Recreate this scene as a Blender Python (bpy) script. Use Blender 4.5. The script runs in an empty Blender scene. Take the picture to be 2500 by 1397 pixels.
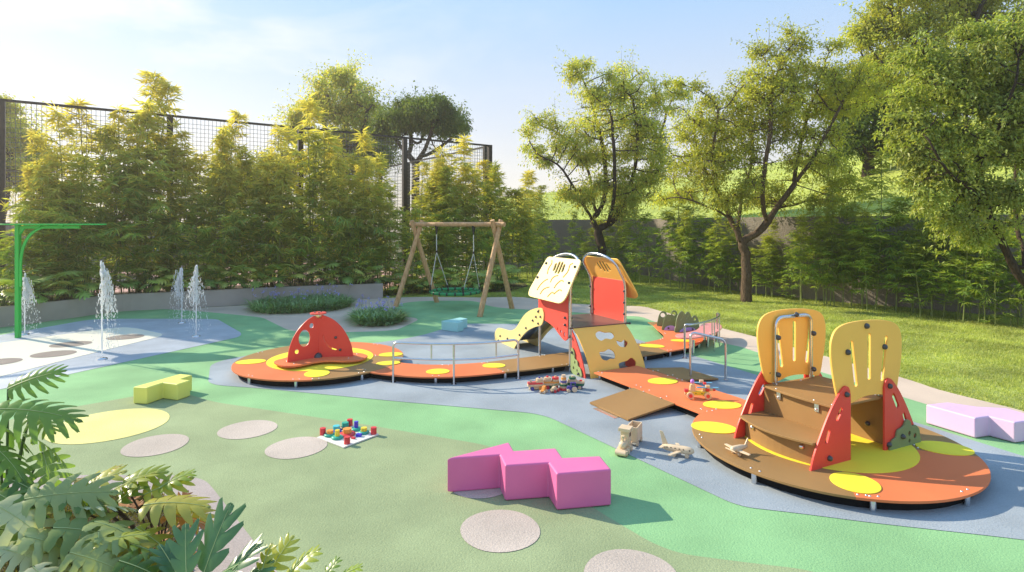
import bpy, bmesh, math, random
import numpy as np
from mathutils import Vector, Matrix, kdtree
random.seed(7); rng = np.random.default_rng(11)
PI = math.pi
scene = bpy.context.scene
COL = scene.collection
CH, F, HX, HY = 2.5, 1400.0, 1250.0, 548.0        # camera height, focal length and principal point of the 2500 px photo

# ------------------------------------------------------------------ survey helpers (photo measurement -> metres)
def G(px, py, z=0.0):
    D = F * (CH - z) / (py - HY)
    return ((px - HX) / F * D, D)
def GG(pts, z=0.0): return [G(a, b, z) for a, b in pts]
def ATD(px, py, D): return Vector(((px - HX) / F * D, D, CH + (HY - py) / F * D))

class VPlane:                                      # a vertical plane in the place: point + horizontal direction
    def __init__(s, p, d):
        l = math.hypot(*d); s.p = p; s.d = (d[0] / l, d[1] / l)
    def uv(s, px, py):
        rx, rz = (px - HX) / F, (HY - py) / F
        # (rx*t, t) = p + k d
        dx, dy = s.d; det = -rx * dy + dx
        t = (dx * s.p[1] - dy * s.p[0]) / det
        k = ((rx * t - s.p[0]) * dx + (t - s.p[1]) * dy)
        return (k, CH + rz * t)
    def uvs(s, pts): return [s.uv(a, b) for a, b in pts]
    def M(s, off=0.0):
        dx, dy = s.d; n = Vector((dy, -dx, 0))
        m = Matrix(((dx, 0, n.x, s.p[0]), (dy, 0, n.y, s.p[1]), (0, 1, 0, 0), (0, 0, 0, 1)))
        return Matrix.Translation(n * off) @ m

def cr(pts, n=6, closed=True):
    P = [Vector(p) for p in pts]; m = len(P); out = []
    rg = range(m) if closed else range(m - 1)
    for i in rg:
        if closed: a, b, c, d = P[(i - 1) % m], P[i], P[(i + 1) % m], P[(i + 2) % m]
        else: a, b, c, d = P[max(i - 1, 0)], P[i], P[i + 1], P[min(i + 2, m - 1)]
        for k in range(n):
            t = k / n
            out.append(0.5 * ((2 * b) + (c - a) * t + (2 * a - 5 * b + 4 * c - d) * t * t + (3 * b - a - 3 * c + d) * t ** 3))
    if not closed: out.append(P[-1])
    return out
def rounded(pts, r, n=5):                          # polygon with filleted corners (2D or 3D, closed)
    P = [Vector(p) for p in pts]; m = len(P); out = []
    for i in range(m):
        a, b, c = P[i - 1], P[i], P[(i + 1) % m]
        rr = r[i] if isinstance(r, (list, tuple)) else r
        if rr <= 0: out.append(b); continue
        rr = min(rr, (a - b).length * .49, (c - b).length * .49)
        p, q = b + (a - b).normalized() * rr, b + (c - b).normalized() * rr
        for k in range(n + 1):
            t = k / n; out.append((1 - t) ** 2 * p + 2 * t * (1 - t) * b + t * t * q)
    return out
def fillet(pts, r, n=6):                           # open 3D polyline with filleted bends
    P = [Vector(p) for p in pts]; out = [P[0]]
    for i in range(1, len(P) - 1):
        a, b, c = P[i - 1], P[i], P[i + 1]
        rr = min(r, (a - b).length * .49, (c - b).length * .49)
        p, q = b + (a - b).normalized() * rr, b + (c - b).normalized() * rr
        for k in range(n + 1):
            t = k / n; out.append((1 - t) ** 2 * p + 2 * t * (1 - t) * b + t * t * q)
    return out + [P[-1]]
def ellipse(cx, cy, a, b, rot=0, n=40, t0=0, t1=2 * PI):
    c, s = math.cos(rot), math.sin(rot)
    return [(cx + a * math.cos(t) * c - b * math.sin(t) * s, cy + a * math.cos(t) * s + b * math.sin(t) * c)
            for t in [t0 + (t1 - t0) * k / n for k in range(n)]]
def slot(x0, y0, x1, y1, r, n=8):
    a = math.atan2(y1 - y0, x1 - x0); o = []
    for k in range(n + 1): t = a - PI / 2 + PI * k / n; o.append((x1 + r * math.cos(t), y1 + r * math.sin(t)))
    for k in range(n + 1): t = a + PI / 2 + PI * k / n; o.append((x0 + r * math.cos(t), y0 + r * math.sin(t)))
    return o
def inset(pts, d):
    P = [Vector(p[:2]) for p in pts]; m = len(P); A = sum(P[i - 1].cross(P[i]) for i in range(m)); s = 1 if A > 0 else -1
    out = []
    for i in range(m):
        t1, t2 = (P[i] - P[i - 1]), (P[(i + 1) % m] - P[i])
        if t1.length < 1e-6 or t2.length < 1e-6: continue
        t1.normalize(); t2.normalize(); n = Vector((-(t1.y + t2.y), t1.x + t2.x))
        if n.length < 1e-4: continue
        out.append(P[i] + n.normalized() * d * s)
    return out

# ------------------------------------------------------------------ materials
def nn(nt, t, **kw):
    n = nt.nodes.new(t)
    for k, v in kw.items():
        if k in n.inputs: n.inputs[k].default_value = v
        else: setattr(n, k, v)
    return n
def mat(name, col, rough=.5, metal=0, spec=.5, var=.0, vscale=3., bump=0., bscale=80., bdist=.01, speck=0., sscale=300., coat=0, dirt=0.):
    m = bpy.data.materials.new(name); m.use_nodes = True; nt = m.node_tree; L = nt.links
    b = nt.nodes['Principled BSDF']
    b.inputs['Roughness'].default_value = rough; b.inputs['Metallic'].default_value = metal
    b.inputs['Specular IOR Level'].default_value = spec; b.inputs['Coat Weight'].default_value = coat
    c4 = (*col, 1); tc = nn(nt, 'ShaderNodeTexCoord')
    src = None
    if var > 0 or speck > 0 or dirt > 0:
        rgb = nn(nt, 'ShaderNodeRGB'); rgb.outputs[0].default_value = c4; src = rgb.outputs[0]
        def mod(srcs, scale, amt, detail=5, lo=.35, hi=.65):
            nz = nn(nt, 'ShaderNodeTexNoise', Scale=scale, Detail=detail); L.new(tc.outputs['Object'], nz.inputs['Vector'])
            mr = nn(nt, 'ShaderNodeMapRange'); L.new(nz.outputs[0], mr.inputs[0])
            mr.inputs[1].default_value = lo; mr.inputs[2].default_value = hi; mr.inputs[3].default_value = 1 - amt; mr.inputs[4].default_value = 1 + amt
            vm = nn(nt, 'ShaderNodeVectorMath', operation='SCALE'); L.new(srcs, vm.inputs[0]); L.new(mr.outputs[0], vm.inputs['Scale'])
            return vm.outputs[0]
        if var > 0: src = mod(src, vscale, var)
        if speck > 0: src = mod(src, sscale, speck, 2, .3, .7)
        if dirt > 0: src = mod(src, 1.1, dirt, 8, .3, .75)
        L.new(src, b.inputs['Base Color'])
    else: b.inputs['Base Color'].default_value = c4
    if bump > 0:
        nz = nn(nt, 'ShaderNodeTexNoise', Scale=bscale, Detail=4); L.new(tc.outputs['Object'], nz.inputs['Vector'])
        bp = nn(nt, 'ShaderNodeBump', Strength=bump, Distance=bdist); L.new(nz.outputs[0], bp.inputs['Height']); L.new(bp.outputs[0], b.inputs['Normal'])
    return m
def srgb(r, g, b):
    f = lambda c: (c / 255 / 12.92) if c / 255 <= .04045 else ((c / 255 + .055) / 1.055) ** 2.4
    return (f(r), f(g), f(b))
def rubber(name, col): return mat(name, col, rough=.9, spec=.25, var=.11, vscale=.9, bump=.4, bscale=60, bdist=.014, speck=.2, sscale=170, dirt=.10)
def leafmat(name, cols, trans=.4, rough=.5, spec=.35, tcol=None, bump=0, zgrad=None):
    m = bpy.data.materials.new(name); m.use_nodes = True; nt = m.node_tree; L = nt.links
    b = nt.nodes['Principled BSDF']; out = nt.nodes['Material Output']
    b.inputs['Roughness'].default_value = rough; b.inputs['Specular IOR Level'].default_value = spec
    geo = nn(nt, 'ShaderNodeNewGeometry'); rp = nn(nt, 'ShaderNodeValToRGB'); L.new(geo.outputs['Random Per Island'], rp.inputs[0])
    el = rp.color_ramp.elements
    while len(el) > 1: el.remove(el[-1])
    el[0].position = 0; el[0].color = (*cols[0], 1)
    for i, c in enumerate(cols[1:]):
        e = el.new((i + 1) / (len(cols) - 1)); e.color = (*c, 1)
    src = rp.outputs[0]
    tc = nn(nt, 'ShaderNodeTexCoord')
    nz = nn(nt, 'ShaderNodeTexNoise', Scale=.9, Detail=3); L.new(geo.outputs['Position'], nz.inputs['Vector'])
    mr = nn(nt, 'ShaderNodeMapRange'); L.new(nz.outputs[0], mr.inputs[0]); mr.inputs[1].default_value = .3; mr.inputs[2].default_value = .7; mr.inputs[3].default_value = .72; mr.inputs[4].default_value = 1.3
    vm = nn(nt, 'ShaderNodeVectorMath', operation='SCALE'); L.new(src, vm.inputs[0]); L.new(mr.outputs[0], vm.inputs['Scale']); src = vm.outputs[0]
    if zgrad:                                       # leaf colour blends to a second tone with height
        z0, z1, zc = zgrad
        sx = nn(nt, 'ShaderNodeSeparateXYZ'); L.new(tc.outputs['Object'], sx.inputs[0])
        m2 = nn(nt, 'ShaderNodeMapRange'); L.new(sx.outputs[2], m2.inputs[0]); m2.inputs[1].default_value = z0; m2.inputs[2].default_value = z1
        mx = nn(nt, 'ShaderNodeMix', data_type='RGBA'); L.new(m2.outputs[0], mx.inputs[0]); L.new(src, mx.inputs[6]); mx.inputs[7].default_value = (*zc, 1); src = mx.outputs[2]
    L.new(src, b.inputs['Base Color'])
    tr = nn(nt, 'ShaderNodeBsdfTranslucent')
    tm = nn(nt, 'ShaderNodeVectorMath', operation='MULTIPLY'); L.new(src, tm.inputs[0]); tm.inputs[1].default_value = tcol or (1.5, 1.35, .5); L.new(tm.outputs[0], tr.inputs[0])
    mix = nn(nt, 'ShaderNodeMixShader', Fac=trans); L.new(b.outputs[0], mix.inputs[1]); L.new(tr.outputs[0], mix.inputs[2]); L.new(mix.outputs[0], out.inputs[0])
    return m

M = {}
M['green'] = rubber('green_rubber', (.245, .455, .215))
M['olive'] = rubber('olive_rubber', (.295, .355, .19))
M['blue'] = rubber('blue_rubber', (.31, .35, .385))
M['bluewet'] = mat('wet_blue_rubber', (.44, .48, .54), rough=.55, spec=.4, var=.08, vscale=2, bump=.3, bscale=60, bdist=.01, speck=.16, sscale=120, dirt=.1)
M['cream'] = mat('cream_rubber', (.80, .75, .62), rough=.85, spec=.2, bump=.3, bscale=50, bdist=.01, speck=.05, sscale=150)
M['taupe'] = rubber('taupe_rubber', (.33, .27, .23))
M['mauve'] = mat('pinkish_concrete', (.40, .34, .32), rough=.9, spec=.2, var=.05, vscale=1.5, bump=.3, bscale=120, bdist=.006, speck=.2, sscale=130)
M['spot'] = rubber('pale_rubber_spot', (.52, .44, .38))
M['yspot'] = rubber('yellow_rubber_spot', (.74, .68, .26))
M['path'] = mat('beige_concrete', (.62, .49, .39), rough=.85, spec=.25, var=.06, vscale=.8, bump=.25, bscale=90, bdist=.006, speck=.07, sscale=120, dirt=.08)
M['soil'] = mat('soil', (.06, .045, .025), rough=.95, var=.5, vscale=6, bump=1, bscale=20, bdist=.05)
M['dirt'] = mat('dry_ground', (.16, .15, .07), rough=.95, var=.3, vscale=.3, bump=.6, bscale=5, bdist=.05)
M['lawnbase'] = mat('lawn_base', (.33, .38, .08), rough=.95, var=.25, vscale=.9, bump=1, bscale=30, bdist=.04, speck=.35, sscale=40)
M['hill'] = mat('hill_grass', (.41, .47, .08), rough=.95, var=.22, vscale=.5, bump=1, bscale=8, bdist=.12, speck=.3, sscale=14)
M['court'] = mat('court_surface', (.50, .28, .23), rough=.8, var=.1, vscale=.5)
M['wall'] = mat('render_wall', (.23, .20, .165), rough=.9, var=.12, vscale=.7, bump=.9, bscale=22, bdist=.03, speck=.12, sscale=40)
M['planter'] = mat('planter_concrete', (.40, .36, .32), rough=.85, var=.06, vscale=2, bump=.25, bscale=70, bdist=.006, dirt=.1)
M['courtwall'] = mat('court_wall', (.33, .31, .28), rough=.9, var=.1, vscale=.8)
M['steeldark'] = mat('dark_painted_steel', (.028, .022, .02), rough=.45, metal=.2)
M['wire'] = mat('grey_wire', (.20, .185, .165), rough=.5, metal=.5)
M['metal'] = mat('galvanised_steel', (.66, .67, .70), rough=.26, metal=1, var=.05, vscale=8)
M['bolt'] = mat('steel_bolt', (.75, .75, .76), rough=.3, metal=1)
M['knob'] = mat('dark_bolt_cap', (.06, .06, .065), rough=.28, spec=.6)
M['red'] = mat('red_panel', (.80, .07, .05), rough=.38, spec=.4, var=.03, vscale=2, bump=.08, bscale=300, bdist=.002)
M['redp'] = mat('coral_red_panel', (.75, .09, .065), rough=.4, spec=.4, var=.03, vscale=2, bump=.08, bscale=300, bdist=.002)
M['amber'] = mat('amber_panel', (1.0, .57, .12), rough=.5, spec=.25, var=.03, vscale=2, bump=.08, bscale=300, bdist=.002)
M['yelp'] = mat('pale_yellow_panel', (.86, .68, .27), rough=.42, spec=.35, var=.03, vscale=2, bump=.08, bscale=300, bdist=.002)
M['yellow'] = mat('yellow_spot_panel', (.93, .77, .06), rough=.6, spec=.2, var=.03, vscale=4, dirt=.04)
M['orange'] = mat('orange_deck', (.74, .205, .08), rough=.6, spec=.18, var=.05, vscale=1.5, bump=.25, bscale=200, bdist=.003, dirt=.06)
M['brown'] = mat('brown_deck', (.34, .195, .075), rough=.55, spec=.22, var=.06, vscale=1.5, bump=.25, bscale=200, bdist=.003, dirt=.07)
M['darkdeck'] = mat('dark_brown_platform', (.10, .055, .045), rough=.35, spec=.5, var=.05)
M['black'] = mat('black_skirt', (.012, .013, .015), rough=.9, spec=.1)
M['steelslide'] = mat('slide_steel', (.35, .38, .42), rough=.25, metal=1)
M['pgreen'] = mat('green_panel', (.21, .26, .12), rough=.5, spec=.35, var=.04)
M['pgreenl'] = mat('light_green_panel', (.30, .38, .16), rough=.5, spec=.35, var=.04)
M['purple'] = mat('purple_panel', (.55, .36, .80), rough=.45, spec=.35)
M['pinkc'] = mat('pink_counter', (.80, .30, .28), rough=.4, spec=.4, var=.03)
M['groove'] = mat('groove_orange', (.62, .28, .03), rough=.5)
M['bpink'] = mat('pink_foam', (.73, .165, .37), rough=.42, spec=.4, var=.03, vscale=2, bump=.05, bscale=150, bdist=.002)
M['byellow'] = mat('lime_foam', (.80, .78, .18), rough=.5, spec=.35, var=.03, vscale=2)
M['bteal'] = mat('teal_foam', (.36, .66, .64), rough=.5, spec=.35, var=.03, vscale=2)
M['blilac'] = mat('lilac_foam', (.73, .50, .70), rough=.5, spec=.35, var=.03, vscale=2)
M['log'] = None
M['cast'] = mat('green_painted_steel', (.02, .46, .06), rough=.35, spec=.5)
M['water'] = None
M['swgreen'] = mat('green_rope_ring', (.015, .28, .09), rough=.55, bump=.4, bscale=60, bdist=.01)
M['rope'] = mat('white_rope', (.62, .6, .55), rough=.8)
M['blackp'] = mat('black_plastic', (.012, .012, .012), rough=.4)
M['wood'] = mat('toy_wood', (.66, .48, .29), rough=.5, var=.08, vscale=25)
M['woodl'] = mat('toy_wood_pale', (.70, .53, .35), rough=.45, var=.06, vscale=12)
for k, c in dict(tred=(.68, .05, .06), torange=(.82, .32, .06), tblue=(.06, .05, .28), tgreen=(.02, .14, .07), tyellow=(.80, .62, .05), tsky=(.16, .42, .66),
                 tpurple=(.5, .22, .7), tteal=(.03, .38, .27), tcyan=(.1, .55, .6), tviolet=(.07, .05, .55), tblack=(.02, .02, .025), twhite=(.78, .74, .68)).items():
    M[k] = mat('paint_' + k[1:], c, rough=.4, spec=.45)
M['dark'] = mat('drilled_hole', (.05, .03, .02), rough=.8)
def wood_mat():
    m = mat('peeled_log', (.60, .38, .20), rough=.6, spec=.3); nt = m.node_tree; L = nt.links; b = nt.nodes['Principled BSDF']
    tc = nn(nt, 'ShaderNodeTexCoord'); mp = nn(nt, 'ShaderNodeMapping'); mp.inputs['Scale'].default_value = (14, 14, 2.2); L.new(tc.outputs['Object'], mp.inputs[0])
    nz = nn(nt, 'ShaderNodeTexNoise', Scale=2.2, Detail=8); L.new(mp.outputs[0], nz.inputs['Vector'])
    rp = nn(nt, 'ShaderNodeValToRGB'); L.new(nz.outputs[0], rp.inputs[0])
    rp.color_ramp.elements[0].position = .3; rp.color_ramp.elements[0].color = (.42, .22, .09, 1); rp.color_ramp.elements[1].position = .7; rp.color_ramp.elements[1].color = (.66, .42, .22, 1)
    L.new(rp.outputs[0], b.inputs['Base Color']); return m
M['log'] = wood_mat()
def bark_mat(name, c0, c1):
    m = mat(name, c0, rough=.9, spec=.2); nt = m.node_tree; L = nt.links; b = nt.nodes['Principled BSDF']
    tc = nn(nt, 'ShaderNodeTexCoord'); mp = nn(nt, 'ShaderNodeMapping'); mp.inputs['Scale'].default_value = (6, 6, 1.6); L.new(tc.outputs['Object'], mp.inputs[0])
    nz = nn(nt, 'ShaderNodeTexNoise', Scale=5, Detail=8, Roughness=.7); L.new(mp.outputs[0], nz.inputs['Vector'])
    rp = nn(nt, 'ShaderNodeValToRGB'); L.new(nz.outputs[0], rp.inputs[0])
    rp.color_ramp.elements[0].position = .35; rp.color_ramp.elements[0].color = (*c0, 1); rp.color_ramp.elements[1].position = .68; rp.color_ramp.elements[1].color = (*c1, 1)
    L.new(rp.outputs[0], b.inputs['Base Color'])
    bp = nn(nt, 'ShaderNodeBump', Strength=.9, Distance=.04); L.new(nz.outputs[0], bp.inputs['Height']); L.new(bp.outputs[0], b.inputs['Normal']); return m
M['bark'] = bark_mat('tree_bark', (.05, .032, .02), (.20, .14, .09))
M['barkdark'] = bark_mat('dark_tree_bark', (.025, .018, .013), (.10, .07, .045))
def water_mat():
    m = bpy.data.materials.new('white_water'); m.use_nodes = True; nt = m.node_tree; L = nt.links; b = nt.nodes['Principled BSDF']
    b.inputs['Base Color'].default_value = (.98, .98, .98, 1); b.inputs['Roughness'].default_value = .15; b.inputs['IOR'].default_value = 1.33
    tr = nn(nt, 'ShaderNodeBsdfTranslucent'); tr.inputs[0].default_value = (.95, .96, .97, 1)
    mix = nn(nt, 'ShaderNodeMixShader', Fac=.5); L.new(b.outputs[0], mix.inputs[1]); L.new(tr.outputs[0], mix.inputs[2])
    L.new(mix.outputs[0], nt.nodes['Material Output'].inputs[0]); return m
M['water'] = water_mat()

# ------------------------------------------------------------------ object helpers
ZERO = Vector((0, 0, 0))
def tag(o, label=None, cat=None, group=None, kind=None):
    if label: o['label'] = label
    if cat: o['category'] = cat
    if group: o['group'] = group
    if kind: o['kind'] = kind
    return o
def thing(name, label, cat, loc=(0, 0, 0), rz=0, group=None):
    o = bpy.data.objects.new(name, None); COL.objects.link(o); o.location = loc; o.rotation_euler = (0, 0, rz); o.empty_display_size = .1
    return tag(o, label, cat, group)
def link(name, me, parent=None, mt=None):
    if mt is not None and len(me.materials) == 0: me.materials.append(mt)
    o = bpy.data.objects.new(name, me); COL.objects.link(o)
    if parent: o.parent = parent
    return o
def rootof(o):
    while o.parent: o = o.parent
    return o
def copy_tree(o, parent=None):
    c = o.copy(); COL.objects.link(c)
    if parent: c.parent = parent
    for ch in list(o.children): copy_tree(ch, c)
    return c
def base(parent):                                   # world location of the thing (roots carrying traced parts are unrotated)
    v = Vector((0, 0, 0))
    while parent: v += parent.location; parent = parent.parent
    return v
def smooth(me, on=True): me.polygons.foreach_set('use_smooth', [on] * len(me.polygons)); return me

class MB:
    def __init__(s): s.v = []; s.f = []; s.sm = []
    def add(s, vs, fs, sm=True):
        n = len(s.v); s.v += [tuple(v) for v in vs]; s.f += [tuple(i + n for i in f) for f in fs]; s.sm += [sm] * len(fs); return s
    def box(s, c, d, rz=0, M4=None):
        x, y, z = d[0] / 2, d[1] / 2, d[2] / 2; R = Matrix.Rotation(rz, 4, 'Z') if M4 is None else M4
        vs = [Vector(c) + (R @ Vector(p)) for p in [(-x, -y, -z), (x, -y, -z), (x, y, -z), (-x, y, -z), (-x, -y, z), (x, -y, z), (x, y, z), (-x, y, z)]]
        return s.add(vs, [(0, 3, 2, 1), (4, 5, 6, 7), (0, 1, 5, 4), (1, 2, 6, 5), (2, 3, 7, 6), (3, 0, 4, 7)], False)
    def tube(s, pts, r, n=10, caps=True):
        P = [Vector(p) for p in pts]; m = len(P); vs = []; T = []
        for i in range(m): T.append((P[min(i + 1, m - 1)] - P[max(i - 1, 0)]).normalized())
        u = T[0].cross(Vector((0, 0, 1)));
        if u.length < .01: u = T[0].cross(Vector((1, 0, 0)))
        u.normalize()
        for i in range(m):
            u = (u - T[i] * u.dot(T[i])).normalized(); w = T[i].cross(u); rr = r[i] if isinstance(r, (list, tuple)) else r
            for k in range(n): a = 2 * PI * k / n; vs.append(P[i] + (u * math.cos(a) + w * math.sin(a)) * rr)
        fs = [(i * n + k, i * n + (k + 1) % n, (i + 1) * n + (k + 1) % n, (i + 1) * n + k) for i in range(m - 1) for k in range(n)]
        s.add(vs, fs)
        if caps: s.add(vs[:n], [tuple(range(n - 1, -1, -1))], False); s.add(vs[-n:], [tuple(range(n))], False)
        return s
    def cyl(s, c, r, h, ax='Z', n=20, r2=None):
        d = {'X': Vector((1, 0, 0)), 'Y': Vector((0, 1, 0)), 'Z': Vector((0, 0, 1))}[ax] if isinstance(ax, str) else Vector(ax).normalized()
        c = Vector(c); return s.tube([c - d * h / 2, c + d * h / 2], [r, r2 if r2 is not None else r], n)
    def lathe(s, c, prof, n=16, ax=None):
        R = Matrix.Identity(3) if ax is None else Vector((0, 0, 1)).rotation_difference(Vector(ax)).to_matrix()
        vs = [Vector(c) + R @ Vector((r * math.cos(2 * PI * k / n), r * math.sin(2 * PI * k / n), z)) for r, z in prof for k in range(n)]
        m = len(prof); fs = [(i * n + k, i * n + (k + 1) % n, (i + 1) * n + (k + 1) % n, (i + 1) * n + k) for i in range(m - 1) for k in range(n)]
        s.add(vs, fs)
        if prof[0][0] > 1e-4: s.add(vs[:n], [tuple(range(n - 1, -1, -1))], False)
        if prof[-1][0] > 1e-4: s.add(vs[-n:], [tuple(range(n))], False)
        return s
    def ball(s, c, r, sc=(1, 1, 1), n=14):
        m = n // 2 + 1; vs = []; fs = []
        for i in range(m + 1):
            a = PI * i / m
            for k in range(n): b = 2 * PI * k / n; vs.append((c[0] + r * sc[0] * math.sin(a) * math.cos(b), c[1] + r * sc[1] * math.sin(a) * math.sin(b), c[2] + r * sc[2] * math.cos(a)))
        for i in range(m):
            for k in range(n): fs.append((i * n + k, (i + 1) * n + k, (i + 1) * n + (k + 1) % n, i * n + (k + 1) % n))
        return s.add(vs, fs)
    def mesh(s, name, off=ZERO):
        me = bpy.data.meshes.new(name); me.from_pydata([(v[0] - off[0], v[1] - off[1], v[2] - off[2]) for v in s.v], [], s.f); me.update()
        me.polygons.foreach_set('use_smooth', s.sm); return me
    def build(s, name, mt, parent=None, world=False, bevel=0):
        me = s.mesh(name, base(parent) if (world and parent) else ZERO); me.materials.append(mt)
        o = link(name, me, parent)
        if bevel:
            md = o.modifiers.new('bevel', 'BEVEL'); md.width = bevel; md.segments = 2; md.limit_method = 'ANGLE'; md.angle_limit = math.radians(50)
        return o
def curve_mesh(name, loops, th, bev=.004):
    cu = bpy.data.curves.new(name, 'CURVE'); cu.dimensions = '2D'; cu.fill_mode = 'BOTH'
    cu.extrude = max(th / 2 - bev, 0); cu.bevel_depth = bev; cu.bevel_resolution = 1
    for lp in loops:
        sp = cu.splines.new('POLY'); sp.points.add(len(lp) - 1)
        for i, p in enumerate(lp): sp.points[i].co = (p[0], p[1], 0, 1)
        sp.use_cyclic_u = True
    o = bpy.data.objects.new(name, cu); COL.objects.link(o)
    dg = bpy.context.evaluated_depsgraph_get(); dg.update()
    me = bpy.data.meshes.new_from_object(o.evaluated_get(dg)); me.name = name
    bpy.data.objects.remove(o); bpy.data.curves.remove(cu); me.materials.clear(); smooth(me, False); return me
def plate(name, loops, th, mt, parent, M4, bev=.004):  # a cut board of real thickness, placed by matrix M4 (world)
    me = curve_mesh(name, loops, th, bev); me.transform(Matrix.Translation(-base(parent)) @ M4); me.materials.append(mt)
    return link(name, me, parent)
def board(name, loops, z0, z1, mt, parent, bev=.003):  # horizontal board between z0 and z1, world xy loops
    return plate(name, loops, z1 - z0, mt, parent, Matrix.Translation((0, 0, (z0 + z1) / 2)), bev)
def sheet(name, pts, z, mt, parent=None, kind='structure'):
    me = curve_mesh(name, [pts], 0, 0); me.transform(Matrix.Translation((0, 0, z))); me.materials.append(mt)
    bm = bmesh.new(); bm.from_mesh(me); bmesh.ops.remove_doubles(bm, verts=bm.verts, dist=1e-4)
    for f in bm.faces:
        if f.normal.z < 0: f.normal_flip()
    bm.to_mesh(me); bm.free()
    o = link(name, me, parent); 
    if kind: o['kind'] = kind
    return o
_kn = None
def knob(parent, p, d, r=.022, name='bolt_cap', mt=None):
    m = MB().lathe((0, 0, 0), [(r, 0), (r, r * .25), (r * .85, r * .8), (r * .4, r * 1.15), (0.0005, r * 1.25)], 10, Vector(d).normalized())
    me = m.mesh(name); me.transform(Matrix.Translation(Vector(p) - base(parent))); me.materials.append(mt or M['knob']); return link(name, me, parent)
_scr = {}
def screw(parent, p, r=.0105):
    if r not in _scr:
        me = MB().lathe((0, 0, 0), [(r, 0), (r * .9, r * .4), (r * .5, r * .7), (.0003, r * .8)], 8).mesh('screw'); me.materials.append(M['bolt']); _scr[r] = me
    o = link('screw', _scr[r], parent); o.location = Vector(p) - base(parent); return o
def tube_obj(name, pts, r, mt, parent, n=12):
    return MB().tube(pts, r, n).build(name, mt, parent, world=True)
def npmesh(name, V, Fc, mt=None, sm=False):
    V = np.asarray(V, np.float32); Fc = np.asarray(Fc, np.int32); k = Fc.shape[1]; me = bpy.data.meshes.new(name)
    me.vertices.add(len(V)); me.vertices.foreach_set('co', V.ravel()); me.loops.add(Fc.size); me.loops.foreach_set('vertex_index', Fc.ravel())
    me.polygons.add(len(Fc)); me.polygons.foreach_set('loop_start', np.arange(0, Fc.size, k, dtype=np.int32)); me.polygons.foreach_set('loop_total', np.full(len(Fc), k, np.int32))
    me.polygons.foreach_set('use_smooth', [sm] * len(Fc)); me.update(); me.validate()
    if mt: me.materials.append(mt)
    return me
# ================================================================== SETTING
o = sheet('ground', [(-120, -20), (120, -20), (120, 180), (-120, 180)], 0.0, M['dirt'])
# court beyond the fence
fd = Vector((3.31, 2.32)).normalized(); fn = Vector((-fd.y, fd.x)); FP0 = Vector((-14.25, 16.0)); SP = 4.05
rd = Vector((-.574, .82)).normalized()
FC = FP0 + fd * (SP * 4) ; RL = 15.0
c0 = FP0 - fd * SP * 3
court = [c0, FC, FC + rd * 30, c0 + rd * 30]
sheet('court', [tuple(p) for p in court], .006, M['court'])
# lawn, path and the coloured rubber surfaces
WALL = [(17.5, 9.0), (16.0, 12.0), (13.5, 15.4), (9.4, 19.6), (7.6, 24.0), (6.1, 29.0), (2.2, 32.5), (-3, 34.0)]
pathtop = GG([(380, 758), (640, 744), (935, 729), (1037, 725.6), (1175, 727), (1266, 726), (1310, 731), (1395, 742), (1525, 747), (1571, 749.6), (1605, 758), (1680, 779), (1761, 802), (1840, 822), (1998, 866), (2198, 922), (2295, 953.5), (2444, 991), (2500, 1005.6), (2700, 1062), (3000, 1150)])
lawn = pathtop[2:] + [(9.5, 5), (17.3, 7)] + [(x - .02, y - .02) for x, y in WALL[1:]] + [(-4.2, 27), (-5, 21)]
sheet('lawn', lawn, .004, M['lawnbase'])
pp = cr(pathtop, 4, False)
sheet('path', [tuple(p) for p in pp] + [(9.5, 1.0), (-20, 1.0), (-20, 13), (-12.4, 13.9)], .008, M['path'])
gtop = [(-500, 880), (0, 801), (166, 779), (281, 762), (399, 756), (486, 761), (640, 776), (713, 812.4), (850, 812), (916, 810.5), (968, 807), (1008, 789), (1021, 782), (1014, 777), (985, 775), (958, 768), (960, 748), (998, 738), (1060, 735), (1150, 735.3), (1170, 739), (1198, 749.6), (1243, 754.6), (1289, 757), (1400, 763), (1525, 773), (1552, 773), (1569, 775.7), (1591, 784), (1680, 815), (1773, 841), (1809, 848), (1840, 859), (2001, 909), (2231, 980), (2400, 1030), (2700, 1120), (2900, 1180)]
gp = rounded(GG(gtop) + [(9.4, 2.0), (-9, 2.0)], [.0, .3, .5, .3, .1, .6, .35, .6, .8, .5, .3, .3, .12, .15, .4, .5, .5, .5, .8, .5, .4, .5, .6, .6, .8, .3, .4, .4, .5, .5, .5, .4, .5, .5, .8, .8, .5, 0, 0, 0], 4)
sheet('green_rubber_surface', gp, .012, M['green'])
wb = GG([(-700, 905), (0, 820), (217.6, 782), (269, 780), (510, 780), (532, 781.5), (590, 815), (586, 824), (0, 953.5), (-700, 1120)])
sheet('wet_blue_surface', rounded(wb, [0, 0, 1, .3, .3, .4, .4, .25, 0, 0]), .016, M['bluewet'])
cm = GG([(-700, 930), (0, 839.5), (269, 803), (305, 801), (335, 803.7), (396, 817), (396, 823), (205, 870), (0, 922.7), (-700, 1075)])
sheet('cream_rubber_surface', rounded(cm, [0, 0, .5, .5, .5, .15, .15, .3, 0, 0]), .020, M['cream'])
mb = GG([(592, 871), (514, 889.5), (508, 936), (530, 943), (640, 951), (900, 976), (1000, 985.5), (1296, 1011), (1340, 1021), (1780, 1230), (1823, 1243), (1960, 1258.7), (2120, 1280), (2500, 1322), (3000, 1390), (2900, 1240), (2500, 1118), (2258, 1041), (1835, 914), (1701, 873), (1573, 836), (1540, 826), (1400, 795), (1266, 792.6), (1140, 791.5), (1106, 797), (1037, 819), (957, 834.6), (800, 850)])
sheet('blue_rubber_surface', rounded(mb, .35), .016, M['blue'])
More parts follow.
